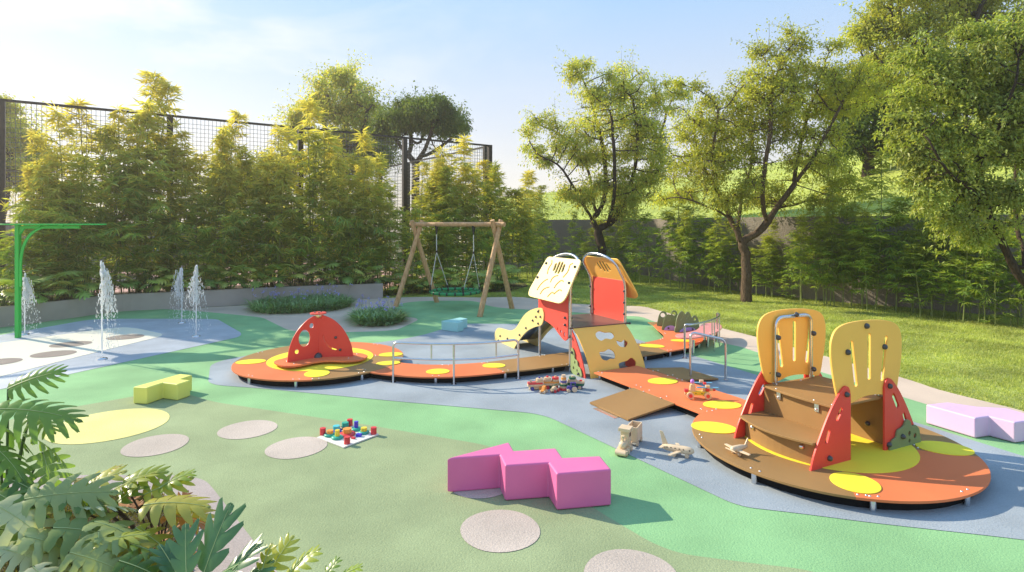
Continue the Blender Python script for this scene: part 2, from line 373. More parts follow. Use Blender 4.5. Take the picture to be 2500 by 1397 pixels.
ol = GG([(-300, 1120), (64, 1017), (324, 971), (400, 958), (450, 962), (520, 984), (900, 1041), (1000, 1058.7), (1190, 1090), (1290, 1130), (1449.6, 1246), (1530, 1294), (1592, 1331), (1660, 1357), (1800, 1376), (1980, 1397), (2100, 1440)]) + [(2.0, 2.6), (-6, 2.6)]
sheet('olive_rubber_surface', rounded(ol, .25), .016, M['olive'])
def spotp(name, px, py, r, mt, z=.020, sx=1, rot=0, wob=.03):
    c = G(px, py); n = 36; ph = random.random() * 6
    pts = [(c[0] + r * sx * math.cos(t) * math.cos(rot) * (1 + wob * math.sin(2 * t + ph)) - r * math.sin(t) * math.sin(rot), c[1] + r * sx * math.cos(t) * math.sin(rot) + r * math.sin(t) * math.cos(rot)) for t in [2 * PI * k / n for k in range(n)]]
    return sheet(name, pts, z, mt)
spotp('yellow_spot', 268, 1041, .635, M['yspot'])
for px, py, r in [(605, 1052), (380, 1090.5), (724, 1096.5), (1221, 1299), (1172, 1190), (1540, 1414)] and [(605, 1052, .325), (380, 1090.5, .335), (724, 1096.5, .32), (1221, 1299, .325), (1172, 1186, .3), (1540, 1412, .33)]:
    spotp('pale_spot', px, py, r, M['spot'])
for px, py in [(306, 825.5), (173, 843), (131, 867), (-8, 887.5)]:
    spotp('taupe_spot', px, py, .31, M['taupe'], .024, 1.15, .4)
mv = GG([(-300, 1165), (344, 1165), (440, 1165), (500, 1175), (522, 1200), (651, 1368), (672, 1397), (720, 1460)]) + [(-1.2, 2.8), (-6, 2.8)]
sheet('mauve_path', rounded(mv, [0, 0, .2, .2, .15, 0, 0, 0, 0, 0]), .020, M['mauve'])
bed = GG([(-300, 1215), (330, 1215), (420, 1222), (470, 1397)]) + [(-1.95, 3.0), (-6, 3.0)]
bo = sheet('soil_bed', rounded(bed, [0, 0, .1, 0, 0, 0]), .035, M['soil'])

# hill rising behind the retaining wall
nrm = [(1, .15), (.98, .2), (.95, .3), (.88, .47), (.82, .57), (.7, .72), (.35, .94), (.05, 1.0)]
Hh = [7.5, 8, 8.6, 8.4, 7.4, 6.3, 4.8, 3.0]
wl = cr([(*a, b) for a, b in zip(WALL, Hh)], 6, False); wn = cr([(*a, 0) for a in nrm], 6, False)
V = []; Fc = []; NS = 46
for i, (p, n) in enumerate(zip(wl, wn)):
    n = n.normalized()
    for j in range(NS):
        s = .35 + 62 * (j / (NS - 1)) ** 1.3; t = min(s / 30, 1); h = 2.72 + p.z * (t * t * (3 - 2 * t)) * .86 + p.z * .06 * math.sin(s * .25 + i * .3) * t
        if s > 36: h -= (s - 36) * .12
        V.append((p.x + n.x * s, p.y + n.y * s, h))
for i in range(len(wl) - 1):
    for j in range(NS - 1): a = i * NS + j; Fc.append((a, a + NS, a + NS + 1, a + 1))
hill = link('hill', npmesh('hill', V, Fc, M['hill'], True)); hill['kind'] = 'structure'
HV = np.array(V)
def hillz(x, y): return float(HV[np.argmin((HV[:, 0] - x) ** 2 + (HV[:, 1] - y) ** 2), 2])
# retaining wall
w2 = cr(WALL, 8, False); 
def ribbon_wall(name, line, h, th, mt, parent=None, z0=0):
    n = len(line); vs = []; fs = []
    for i, p in enumerate(line):
        t = (line[min(i + 1, n - 1)] - line[max(i - 1, 0)]).normalized(); q = Vector((t.y, -t.x))
        a, b = p, p + q * th
        vs += [(a.x, a.y, z0), (a.x, a.y, h), (b.x, b.y, h), (b.x, b.y, z0)]
    for i in range(n - 1):
        for k in range(4): fs.append((i * 4 + k, i * 4 + (k + 1) % 4, (i + 1) * 4 + (k + 1) % 4, (i + 1) * 4 + k))
    fs += [(3, 2, 1, 0), tuple((n - 1) * 4 + k for k in range(4))]
    me = bpy.data.meshes.new(name); me.from_pydata(vs, [], fs); me.materials.append(mt); bm = bmesh.new(); bm.from_mesh(me); bmesh.ops.recalc_face_normals(bm, faces=bm.faces); bm.to_mesh(me); bm.free()
    return link(name, me, parent)
rw = ribbon_wall('retaining_wall', w2, 2.76, .35, M['wall']); tag(rw, 'tall rough grey rendered retaining wall below the grassy hill', 'wall')
# planter wall: low curved concrete
PW = GG([(-420, 850), (0, 801), (166, 779), (281.6, 763), (399, 756), (500, 750), (720, 738), (935, 728.6)])
pl = cr(PW, 6, False); pl_out = pl + [Vector(pl[-1]) + fn * .6]
pwt = thing('planter_wall', 'long low grey concrete planter wall along the leafy bed', 'wall')
ribbon_wall('wall', [Vector(p) for p in reversed(pl)], .5, .16, M['planter'], pwt)
e = pl[-1]
MB().box((e.x - .30, e.y + .42, .25), (.16, .9, .498), math.atan2(.6, .8) - .5).build('end_wall', M['planter'], pwt)
inner = [(p.x - .1, p.y + .1) for p in pl]; fl = [(FP0.x + fd.x * k * SP + .3, FP0.y + fd.y * k * SP) for k in (4, 3, 2, 1, 0, -1)]
sheet('planter_soil', inner + [(p[0], p[1]) for p in fl][1:], .43, M['soil'])
lowbed = [(pl[-1].x - .2, pl[-1].y + .25)] + GG([(1000, 719), (1240, 713), (1290, 700)]) + [(.3, 27), (-2, 26)]
sheet('soil_bed', lowbed, .02, M['soil'])

# ------------------------------------------------------------------ fences round the court
FH = 6.0
def fence(name, label, P, d, n, H, sp, midz=2.5, extra_end=False, wires=True, dens=1):
    t = thing(name, label, 'fence', (P.x, P.y, 0)); L = n * sp
    for i in range(n + 1):
        q = P + d * i * sp; MB().box((q.x, q.y, H / 2), (.17, .17, H), math.atan2(d.y, d.x)).build('post', M['steeldark'], t, True)
    a = math.atan2(d.y, d.x)
    for z in (H - .03, midz, .25):
        c = P + d * L / 2; MB().box((c.x, c.y, z), (L, .07, .07 if z > H - .2 else .06), a).build('rail', M['steeldark'], t, True)
    vs = []; fs = []
    def bar(a3, b3, r):
        k = len(vs); dd = (b3 - a3).normalized(); u = Vector((fn.x, fn.y, 0)) if abs(dd.z) > .5 else Vector((0, 0, 1)); w = dd.cross(u)
        for p in (a3, b3):
            for (x, y) in ((r, 0), (-r * .5, r * .87), (-r * .5, -r * .87)): vs.append(p + u * x + w * y)
        fs.extend([(k, k + 1, k + 4, k + 3), (k + 1, k + 2, k + 5, k + 4), (k + 2, k, k + 3, k + 5)])
    for i in range(n):
        A, B = P + d * (i * sp + .07), P + d * ((i + 1) * sp - .07); vs = []; fs = []
        nx = int(34 * dens); nz = int(H / .14 * dens)
        for k in range(nx + 1): q = A.lerp(B, k / nx); bar(Vector((q.x, q.y, .1)), Vector((q.x, q.y, H - .05)), .0075)
        for k in range(nz): z = .15 + (H - .25) * k / nz; bar(Vector((A.x, A.y, z)), Vector((B.x, B.y, z)), .0075)
        me = bpy.data.meshes.new('wire_mesh'); b = base(t); me.from_pydata([tuple(v - b) for v in vs], [], fs); me.materials.append(M['wire']); link('wire_mesh', me, t)
    return t
fence('court_fence', 'tall dark steel fence with wire mesh behind the bamboo and planter', FP0 - fd * SP * 1, fd, 5, FH, SP)
fence('court_fence', 'tall wire fence running back from the corner post behind the swing', FC + rd * .45 + fd * .05, rd, 6, FH, 4.05, dens=.8)
fence('court_fence', 'far dark wire fence beyond the court at the left edge', FP0 - fd * SP * 2 + rd * 16, fd, 6, 5.2, 4.05, dens=.6)
cw = MB(); a0 = FP0 - fd * SP * 3 + rd * 17; b0 = FC + rd * 22
mid = (a0 + b0) / 2; cwo = MB().box((mid.x, mid.y, 1.3), ((b0 - a0).length, .3, 2.6), math.atan2((b0 - a0).y, (b0 - a0).x)).build('court_wall', M['courtwall']); tag(cwo, 'plain grey wall at the far side of the fenced court', 'wall')
# ================================================================== PLAY EQUIPMENT
ZT, ZB = .140, .116
U = Vector((.903, .430)).normalized(); W = Vector((-U.y, U.x))      # along / across the play trail
def legs(parent, pts, h=ZB, r=.028):
    for x, y in pts: MB().cyl((x, y, h / 2), r, h, n=14).build('support_leg', M['metal'], parent, True)
def sector(c, R, a0, a1, n=26): return [(c[0], c[1])] + [(c[0] + R * math.cos(a0 + (a1 - a0) * k / n), c[1] + R * math.sin(a0 + (a1 - a0) * k / n)) for k in range(n + 1)]
def pairs(parent, c, R, angs, z=ZT):
    for a in angs:
        for s in (-.04, .04): screw(parent, (c[0] + R * math.cos(a + s / R * 1.0), c[1] + R * math.sin(a + s / R), z))
def round_deck(root, c, R, rot, cols, spots, cr_, legang):
    for k in range(4):
        a = math.radians(rot + 90 * k)
        board('deck_board', [sector(c, R, a + .0015, a + PI / 2 - .0015)], ZB, ZT, M[cols[k]], root)
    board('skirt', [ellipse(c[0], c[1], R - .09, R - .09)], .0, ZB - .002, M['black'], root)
    board('centre_disc', [ellipse(c[0], c[1], cr_, cr_, n=64)], ZT, ZT + .006, M['yellow'], root, .002)
    for ang, rr, a_, b_ in spots:
        t = math.radians(ang); board('spot', [ellipse(c[0] + rr * math.cos(t), c[1] + rr * math.sin(t), a_, b_, t, 36)], ZT, ZT + .008, M['yellow'], root, .003)
        for q in (-.035, .035):
            screw(root, (c[0] + (R - .05) * math.cos(t + q), c[1] + (R - .05) * math.sin(t + q), ZT)); screw(root, (c[0] + (cr_ + .04) * math.cos(t + q * 1.3), c[1] + (cr_ + .04) * math.sin(t + q * 1.3), ZT))
    for a in legang:
        t = math.radians(a); legs(root, [(c[0] + (R - .045) * math.cos(t), c[1] + (R - .045) * math.sin(t))])
        for q in (-.035, .035): screw(root, (c[0] + (R - .06) * math.cos(t + q), c[1] + (R - .06) * math.sin(t + q), ZT))

# ---- A: round platform with the red fins
A = Vector((-3.36, 10.1)); RA = thing('play_platform', 'round low orange and brown platform carrying a red fin panel with holes', 'play platform', (*A, 0))
round_deck(RA, A, 1.42, 193, ['orange', 'brown', 'orange', 'brown'], [(193, 1.15, .24, .17), (285, 1.07, .22, .19), (14, 1.2, .21, .16)], .89, [238, 273, 315, 60, 110, 160])
bz = .215
bl = [G(x, y, bz) for x, y in [(670, 884), (676, 879), (690, 875.5), (704, 872), (740, 869), (775, 868), (815, 864), (845, 861), (875, 861.5), (894, 866), (896, 870), (886, 876), (866, 879.5), (840, 881), (815, 880), (790, 880.5), (765, 884), (740, 889.5), (715, 893), (690, 892)]]
board('seat_board', [cr(bl, 4)], bz - .03, bz, M['orange'], RA, .005)
MB().cyl((A.x - .2, A.y - .35, .18), .03, .07).cyl((A.x + .5, A.y + .0, .18), .03, .07).cyl((A.x - .3, A.y, .18), .03, .07).build('seat_support', M['metal'], RA, True)
corner = G(777, 871.6, bz); pL = VPlane(corner, (G(702.6, 884.7, bz)[0] - corner[0], G(702.6, 884.7, bz)[1] - corner[1])); pR = VPlane(corner, (G(862, 869.7, bz)[0] - corner[0], G(862, 869.7, bz)[1] - corner[1]))
z5 = lambda pts: [(540 + x / 5.319, 740 + y / 5.319) for x, y in pts]
lo = pL.uvs(z5([(1258, 692), (1258, 166), (1215, 168), (1130, 215), (1030, 310), (952, 425), (903, 540), (872, 660), (863, 773)])); lo = [(lo[0][0], bz), *[(u, v) for u, v in cr([(*p, 0) for p in lo[1:]], 4, False) for v in [v]]] if False else lo
def curvy(pts, start, end, n=5):                    # straight outline with a smooth run between two indices
    run = [(p.x, p.y) for p in cr([(*p, 0) for p in pts[start:end + 1]], n, False)]
    return list(pts[:start]) + run + list(pts[end + 1:])
lo = curvy(lo, 2, 8); lo[-1] = (lo[-1][0], bz); lo[0] = (.008, bz)
hl = pL.uv(*z5([(1172, 294)])[0]); h2 = pL.uv(*z5([(1079, 457)])[0]); h3 = pL.uv(*z5([(980, 629)])[0])
th = .022
plate('fin_panel', [lo, ellipse(*hl, .042, .047, n=20), ellipse(*h2, .105, .145, n=32), ellipse(*h3, .038, .045, n=20)], th, M['red'], RA, pL.M(0))
ro = pR.uvs(z5([(1262, 692), (1262, 166), (1325, 160), (1450, 213), (1560, 310), (1640, 432), (1690, 555), (1715, 690)])); ro = curvy(ro, 2, 7); ro[-1] = (ro[-1][0], bz); ro[0] = (.012, bz)
arc = pR.uvs(z5([(1325, 415), (1338, 475), (1375, 540), (1430, 585), (1500, 606)])); arc = [(p.x, p.y) for p in cr([(*p, 0) for p in arc], 5, False)]
w_ = .018; band = [(p[0] + w_ * .7, p[1] + w_ * .7) for p in arc] + [(p[0] - w_ * .7, p[1] - w_ * .7) for p in reversed(arc)]
plate('fin_panel', [ro, band], th, M['red'], RA, pR.M(0))
dB = Vector((.1, 1)).normalized(); hA = lo[1][1]
bk = [(.01, bz), (.01, hA), (.12, hA - .03), (.27, hA - .16), (.42, hA - .38), (.52, bz + .18), (.55, bz)]
plate('fin_panel', [bk], th, M['red'], RA, VPlane(corner, dB).M(0))
cz = hA + .015
plate('cap_ring', [ellipse(0, 0, .13, .13), ], .022, M['redp'], RA, Matrix.Translation((*corner, cz + .03)), .006)
MB().lathe((*corner, cz - .06), [(.01, 0), (.05, .01), (.07, .04), (.072, .075)], 16).build('bracket', M['bolt'], RA, True)
MB().lathe((corner[0], corner[1] - .01, bz), [(.075, 0), (.07, .03), (.045, .065), (.001, .08)], 16).build('bracket', M['knob'], RA, True)
for a in range(3): knob(RA, (corner[0] + .06 * math.cos(a * 2.1 + 1), corner[1] + .06 * math.sin(a * 2.1 + 1), cz + .041), (0, 0, 1), .015)
nrmR = (-pR.M().col[2].xyz * 0) + Vector((pR.d[1], -pR.d[0], 0))
for q in [(1489, 446), (1547, 606)]:
    u, v = pR.uv(*z5([q])[0]); knob(RA, (pR.p[0] + pR.d[0] * u, pR.p[1] + pR.d[1] * u, v) + nrmR * .01 if False else Vector((pR.p[0] + pR.d[0] * u, pR.p[1] + pR.d[1] * u, v)) + nrmR * .012, nrmR, .024)
for x, y in [(700, 882), (718, 888), (851, 874.5), (872, 865)]: screw(RA, (*G(x, y, bz), bz))

# ---- B: curved walkway with handrail
c = G(1180, 890, 0); RB = thing('play_walkway', 'curved low orange walkway with a steel double handrail along its front', 'play walkway', (*c, 0))
zb, zt2 = ZB - .004, ZT - .004
fr = GG([(889, 904.5), (932, 912), (1012, 918.5), (1060, 919.5), (1108, 918.8), (1170, 914.5), (1233, 908)], ZT); bk_ = GG([(1181.6, 884), (1135, 887.5), (1092, 889.6), (1050, 889.7), (1012, 888), (975, 884), (945, 876)], ZT)
inA = GG([(900, 888)], ZT)
board('deck_board', [[(p.x, p.y) for p in cr([(*p, 0) for p in fr], 4, False)] + [(p.x, p.y) for p in cr([(*p, 0) for p in bk_], 4, False)]], zb, zt2, M['orange'], RB)
board('deck_board', [GG([(1235, 907.6), (1300, 901), (1388, 889.5), (1390, 858), (1326, 866.8), (1249, 876), (1183.5, 884)], ZT)], zb, zt2, M['brown'], RB)
allB = [(p.x, p.y) for p in cr([(*p, 0) for p in fr], 4, False)] + GG([(1300, 901), (1388, 889.5), (1390, 858), (1326, 866.8), (1249, 876)], ZT) + [(p.x, p.y) for p in cr([(*p, 0) for p in bk_], 4, False)]
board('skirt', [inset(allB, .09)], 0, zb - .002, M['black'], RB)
for px, py, a_, b_, r_ in [(948, 887, .20, .135, .25), (1069, 907, .185, .16, .1), (1206, 892.5, .19, .15, 0)]:
    q = G(px, py, ZT); board('spot', [ellipse(q[0], q[1], a_, b_, r_, 36)], zt2 + (.004 if px < 1000 else 0), zt2 + (.012 if px < 1000 else .008), M['yellow'], RB, .003)
legs(RB, [G(x, y) for x, y in [(891, 921), (1064, 937.5), (1233, 927), (1349, 911), (1020, 905), (1250, 893)]], zb)
for x, y in [(886, 901), (892, 903), (1056, 916.5), (1072, 916.5), (1080, 890.5), (1095, 890.8), (1228, 906), (1241, 903.5), (1372, 890), (1384, 888.5), (1177, 885.5), (1190, 883.8), (1318, 869), (1330, 867.5)]: screw(RB, (*G(x, y, ZT), zt2))
P1, P2, P3 = G(960, 936), G(1108, 941), G(1265, 927)
zr = .645; top = [(*P1, 0), (*P1, zr)] + [(p.x, p.y, zr) for p in cr([(*P1, 0), (*G(1035, 940.5), 0), (*P2, 0), (*G(1190, 937), 0), (*P3, 0)], 4, False)[2:-2]] + [(*P3, zr), (*P3, 0)]
tube_obj('handrail', fillet(top[:2] + top[2:], .09), .019, M['metal'], RB)
lowr = [(p.x, p.y, .40) for p in cr([(*P1, 0), (*G(1035, 940.5), 0), (*P2, 0), (*G(1190, 937), 0), (*P3, 0)], 4, False)]
tube_obj('lower_rail', lowr, .016, M['metal'], RB); tube_obj('handrail_post', [(*P2, 0), (*P2, zr)], .018, M['metal'], RB)
for k in (5, 13):
    q = lowr[min(k, len(lowr) - 1)]; tube_obj('baluster', [q, (q[0], q[1], zr)], .013, M['metal'], RB)
for P in (P1, P2, P3): MB().cyl((*P, .012), .045, .022, n=18).build('foot_plate', M['metal'], RB, True)

# ---- C: playhouse
H0 = Vector(G(1392, 911)); 
def hp(u, v, z=0): q = H0 + U * u + W * v; return Vector((q.x, q.y, z))
RC = thing('playhouse', 'small toddler playhouse with pale yellow sloping roof panels, slide and climbing wall', 'playhouse', (H0.x, H0.y, 0))
HW, HD, HZ, ZE = 1.13, 1.08, .77, 1.475
def Mh(o3, xa, ya):                                 # matrix from origin and two axes in house space
    O = hp(*o3); X = (hp(*[a + b for a, b in zip(o3, xa)]) - O).normalized(); Y = (hp(*[a + b for a, b in zip(o3, ya)]) - O).normalized(); Z = X.cross(Y)
    return Matrix(((X.x, Y.x, Z.x, O.x), (X.y, Y.y, Z.y, O.y), (X.z, Y.z, Z.z, O.z), (0, 0, 0, 1)))
board('platform', [[tuple(hp(u, v).xy) for u, v in [(-.03, -.05), (HW + .04, -.05), (HW + .04, HD + .05), (-.03, HD + .05)]]], HZ - .025, HZ, M['darkdeck'], RC)
sl = Vector((.5, .866))                              # inward-up slope of the roof
for side in (0, 1):
    uu = 0 if side == 0 else HW; s = 1 if side == 0 else -1
    # hoop: leg, bend, arc, bend, leg
    def onroof(d, v): return hp(uu + s * sl.x * d, v, ZE + sl.y * d)
    arcp = [onroof(.30 + .27 * math.sin(PI * k / 14), HD * (.5 - .5 * math.cos(PI * k / 14))) for k in range(15)]
    pts = [hp(uu, 0, 0 if side == 0 or True else HZ), hp(uu, 0, ZE)] + arcp + [hp(uu, HD, ZE), hp(uu, HD, 0)]
    pts = fillet(pts[:3], .12)[:-1] + arcp + fillet([arcp[-1], hp(uu, HD, ZE), hp(uu, HD, 0)], .12)[1:]
    tube_obj('roof_hoop', pts, .024, M['metal'], RC, 14)
    # roof panel (local x = v, local y = up the slope)
    off = -.04 * s
    mm = Mh((uu + off, -.10, ZE + .02), (0, 1, 0), (s * sl.x, 0, sl.y))
    hl_ = [(0, .46), (1.2, .46), (1.26, -.30), (1.1, -.38), (.18, -.38), (-.06, -.26)]
    out = rounded([(.04, .46), (1.20, .46), (1.29, -.36), (-.05, -.36)], [.08, .08, .2, .2], 7)
    cx_, cy_ = .62, .27; slots = []
    for k in range(4):
        x = cx_ + (k - 1.5) * .098; hh = .085 if k in (1, 2) else .045; slots.append(slot(x - .012, cy_ - hh, x + .012, cy_ + hh, .040, 6))
    rp_ = plate('roof_panel', [out] + slots, .024, M['yelp'] if side == 0 else M['amber'], RC, mm, .004)
    if side == 0:
        g = MB(); gz = -.0135 if mm.to_3x3().col[2].dot(Vector((-U.x, -U.y, 1))) < 0 else .0135
        for path in [[(.98, .39), (.93, .33), (.95, .22), (.90, .12)], [(.24, .38), (.30, .34), (.27, .22), (.33, .10)], [(.52, .12), (.60, .10), (.66, .05), (.66, -.03)], [(.26, .03), (.34, .04), (.42, -.03), (.45, -.12)],
                     [(.80, .02), (.88, -.02), (.96, -.12), (.98, -.22)], [(.62, -.12), (.70, -.14), (.78, -.19), (.81, -.28)], [(.18, -.14), (.26, -.13), (.34, -.2), (.36, -.22)], [(.36, -.22), (.44, -.2), (.50, -.26), (.52, -.30)]]:
            P = [mm @ Vector((p.x, p.y, gz)) for p in cr([(*p, 0) for p in path], 5, False)]; MB().tube(P, .011, 6).build('engraved_line', M['groove'], rp_, True)
    nz = mm.to_3x3().col[2].normalized(); nz = nz if nz.z > 0 else -nz
    for (x, y) in [(.12, .32), (1.12, .32), (.06, .02), (1.18, .02)]: knob(rp_, mm @ Vector((x, y, 0)) + nz * .012, nz, .026)
    # side wall
    mw = Mh((uu - .03 * s, 0, 0), (0, 1, 0), (0, 0, 1))
    if side == 0: wall = [(.02, ZE + .02), (.02, .62)] + [(p.x, p.y) for p in cr([(.02, .58, 0), (.12, .53, 0), (.3, .60, 0), (.5, .70, 0), (.8, .765, 0), (1.06, .765, 0)], 5, False)] + [(1.06, ZE + .02)]
    else: wall = [(.02, ZE + .02), (.02, .70), (1.06, .70), (1.06, ZE + .02)]
    holes = [ellipse(.13, .63, .025, .05, 0, 14), ellipse(.24, .66, .028, .032, .5, 14), ellipse(.35, .69, .018, .03, 0, 12)] if side == 0 else []
    wp_ = plate('wall_panel', [wall] + holes, .02, M['redp'], RC, mw)
    for (v, z) in [(.09, 1.32), (.09, .92), (.09, 1.12 if side else .80), (1.0, 1.3), (1.0, .92)]:
        n_ = Vector((-U.x, -U.y, 0)) * s; knob(wp_, hp(uu - .045 * s, v, z), n_, .024)
        if side == 1: knob(RC, hp(uu - .02, 0 if v < .5 else HD, z), (-U.x, -U.y, 0), .022)
        else: knob(RC, hp(uu + .02, 0 if v < .5 else HD, z), (U.x, U.y, 0), .022)
knob(RC, hp(HW + .05, -.06, HZ - .01), (-W.x, -W.y, 0), .022)
# climbing wall: curved board
prof = [(.0, .745), (-.10, .66), (-.22, .50), (-.33, .32), (-.41, .14), (-.45, .0)]
prof = [(p.x, p.y) for p in cr([(*p, 0) for p in prof], 3, False)]
def climb_panel():
    # flat blank in (x = u, y = run along the board), bent over the profile afterwards
    L = [0]
    for i in range(1, len(prof)): L.append(L[-1] + math.dist(prof[i], prof[i - 1]))
    T = L[-1]
    lx = lambda y: .03 + .06 * math.sin(y / T * PI / 2); rx = lambda y: HW - .05 + .10 * math.sin(y / T * PI / 2)
    n = 14; left = [(lx(T * k / n), T * k / n) for k in range(n + 1)]; right = [(rx(T * k / n), T * k / n) for k in range(n, -1, -1)]
    out = left + right
    fp = VPlane((0, 0), (1, 0))
    blob = lambda pts: [(p.x, p.y) for p in cr([(*p, 0) for p in pts], 5)]
    holes = [blob([(.40, .14), (.50, .09), (.60, .13), (.72, .14), (.75, .22), (.66, .27), (.56, .25), (.46, .28), (.39, .22)]),
             blob([(.76, .30), (.85, .33), (.92, .30), (.97, .36), (.90, .43), (.80, .42), (.75, .37)]),
             blob([(.35, .47), (.46, .46), (.56, .43), (.64, .50), (.62, .60), (.52, .60), (.44, .62), (.36, .58)]),
             blob([(.66, .70), (.75, .67), (.84, .66), (.95, .62), (1.02, .70), (.97, .78), (.86, .77), (.76, .84), (.68, .80)])]
    me = curve_mesh('climbing_wall', [out] + holes, .022, .003)
    bm = bmesh.new(); bm.from_mesh(me)
    for k in range(1, 24):
        y = T * k / 24; bmesh.ops.bisect_plane(bm, geom=bm.verts[:] + bm.edges[:] + bm.faces[:], plane_co=(0, y, 0), plane_no=(0, 1, 0))
    for v in bm.verts:
        y = min(max(v.co.y, 0), T - 1e-6); i = max(j for j in range(len(L) - 1) if L[j] <= y); t = (y - L[i]) / (L[i + 1] - L[i])
        a, b = Vector(prof[i]), Vector(prof[i + 1]); p = a.lerp(b, t); tg = (b - a).normalized(); nn_ = Vector((tg.y, -tg.x)) ; p = p + nn_ * v.co.z
        q = hp(v.co.x, p.x - .05, p.y); v.co = q - base(RC)
    bmesh.ops.recalc_face_normals(bm, faces=bm.faces); bm.to_mesh(me); bm.free(); me.materials.append(M['amber']); return link('climbing_wall', me, RC)
climb_panel()
for s_, uu in ((0, .015), (1, HW - .02)):
    mw = Mh((uu, -.05, 0), (0, -1, 0), (0, 0, 1)); tri = [(0, .72), (0, 0.01)] + [(.40, .01)] + [(-p[0] - .03, p[1] - .02) for p in reversed(prof[1:-2])]
    plate('side_cheek', [tri], .02, M['redp'], RC, mw, .002)
mw = Mh((-.012, -.05, 0), (0, -1, 0), (0, 0, 1))
bush = cr([(.01, .40, 0), (.06, .43, 0), (.11, .36, 0), (.12, .28, 0), (.20, .25, 0), (.22, .18, 0), (.29, .15, 0), (.33, .08, 0), (.32, .03, 0), (.2, .02, 0), (.1, .02, 0), (.01, .02, 0)], 4)
bp0 = plate('bush_panel', [[(p.x, p.y) for p in bush], ellipse(.13, .22, .02, .03, 0, 12), ellipse(.09, .12, .025, .03, 0, 12), ellipse(.20, .10, .02, .028, 0, 12)], .018, M['pgreenl'], RC, mw)
for v, z in [(-.10, .37), (-.30, .06), (-.03, .62)]: knob(bp0, hp(-.025, v, z), (-U.x, -U.y, 0), .024)
knob(RC, hp(-.02, 0, .12), (-W.x, -W.y, 0), .022); knob(RC, hp(-.02, 0, .62), (-W.x, -W.y, 0), .022)
# slide
sp = VPlane(tuple(hp(-.05, 0).xy), W)
z2 = lambda pts: [(1180 + x / 4.11, 600 + y / 4.11) for x, y in pts]
so = sp.uvs(z2([(500, 640), (555, 626), (592, 635), (608, 680), (603, 750), (580, 798), (520, 815), (450, 850), (395, 905), (352, 965), (322, 1010), (305, 1054), (240, 1030), (125, 985), (120, 930), (122, 870), (150, 828), (210, 838), (270, 853), (320, 835), (355, 790), (400, 715), (450, 665)]))
so = [(u, max(z, .0)) for u, z in so]; so = [(p.x, max(p.y, 0)) for p in cr([(*p, 0) for p in so], 4)]
SW = .62
for k, off in ((0, -.05), (1, .47)):
    m_ = Matrix.Translation((U.x * (off + .05), U.y * (off + .05), 0)) @ sp.M(0); sd_ = plate('slide_side', [so], .022, M['yelp'], RC, m_, .004); sd0 = sd_ if k == 0 else sd0
for q in [(557, 661), (535, 713), (580, 713), (503, 750), (557, 780), (435, 825), (371, 895), (250, 932), (176, 905), (158, 950)]:
    u, z = sp.uv(*z2([q])[0]); knob(sd0, hp(-.062, u, z), (-U.x, -U.y, 0), .022)
bedp = [(p.x, p.y) for p in cr([(HD, HZ - .01, 0), (HD + .12, HZ - .05, 0), (HD + .55, .45, 0), (HD + .95, .20, 0), (HD + 1.25, .13, 0), (HD + 1.5, .13, 0)], 5, False)]
vs = []; 
for v, z in bedp:
    for u, dz in ((-.04, .0), (.46, .0), (.46, -.012), (-.04, -.012)): vs.append(hp(u, v, z + dz))
fs = [(i * 4 + k, i * 4 + (k + 1) % 4, (i + 1) * 4 + (k + 1) % 4, (i + 1) * 4 + k) for i in range(len(bedp) - 1) for k in range(4)]
mb_ = MB().add(vs, fs); mb_.build('slide_bed', M['steelslide'], RC, True)

# ---- D: back walkway with crocodile boards, pink counter and rail
RD = thing('play_walkway', 'far curved orange walkway with green crocodile boards, pink counter and curved rail', 'play walkway', (*G(1650, 850), 0))
z7 = lambda pts: [(1500 + x / 7.76, 720 + y / 7.76) for x, y in pts]
fr = GG(z7([(1020, 1072), (1250, 1030), (1450, 985), (1590, 925), (1675, 860), (1690, 800), (1650, 735)]), ZT); bkk = GG(z7([(1500, 640), (1250, 560), (1000, 540), (810, 530), (740, 575)]), ZT)
inn = GG(z7([(820, 660), (900, 720), (940, 775), (900, 822), (780, 860), (570, 905)]), ZT)
dl = [(p.x, p.y) for p in cr([(*p, 0) for p in fr], 4, False)] + bkk + [(p.x, p.y) for p in cr([(*p, 0) for p in inn], 4, False)]
board('deck_board', [dl], ZB, ZT, M['orange'], RD)
board('deck_board', [GG(z7([(1010, 1074), (440, 1168), (250, 1190), (200, 960), (360, 930), (565, 906)]), ZT)], ZB, ZT, M['brown'], RD)
board('deck_board', [GG(z7([(635, 517), (800, 515), (835, 528), (735, 573)]), ZT)], ZB, ZT, M['brown'], RD)
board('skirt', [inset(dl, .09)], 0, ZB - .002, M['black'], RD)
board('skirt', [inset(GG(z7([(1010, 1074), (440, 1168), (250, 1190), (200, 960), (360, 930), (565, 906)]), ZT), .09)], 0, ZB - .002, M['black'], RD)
for x, y, a_, b_, r_ in [(712, 970, .235, .15, -.35), (1300, 872, .24, .12, -.2)]:
    q = G(*z7([(x, y)])[0], ZT); board('spot', [ellipse(q[0], q[1], a_, b_, r_, 36)], ZT, ZT + .008, M['yellow'], RD, .003)
legs(RD, [G(*z7([p])[0]) for p in [(1050, 1180), (1590, 1020)]] + [G(1575, 884)])
for p in [(490, 917), (565, 908), (1003, 1052), (1076, 1044), (880, 842), (920, 828), (955, 722), (968, 737), (1570, 905), (1605, 890)]: screw(RD, (*G(*z7([p])[0], ZT), ZT))
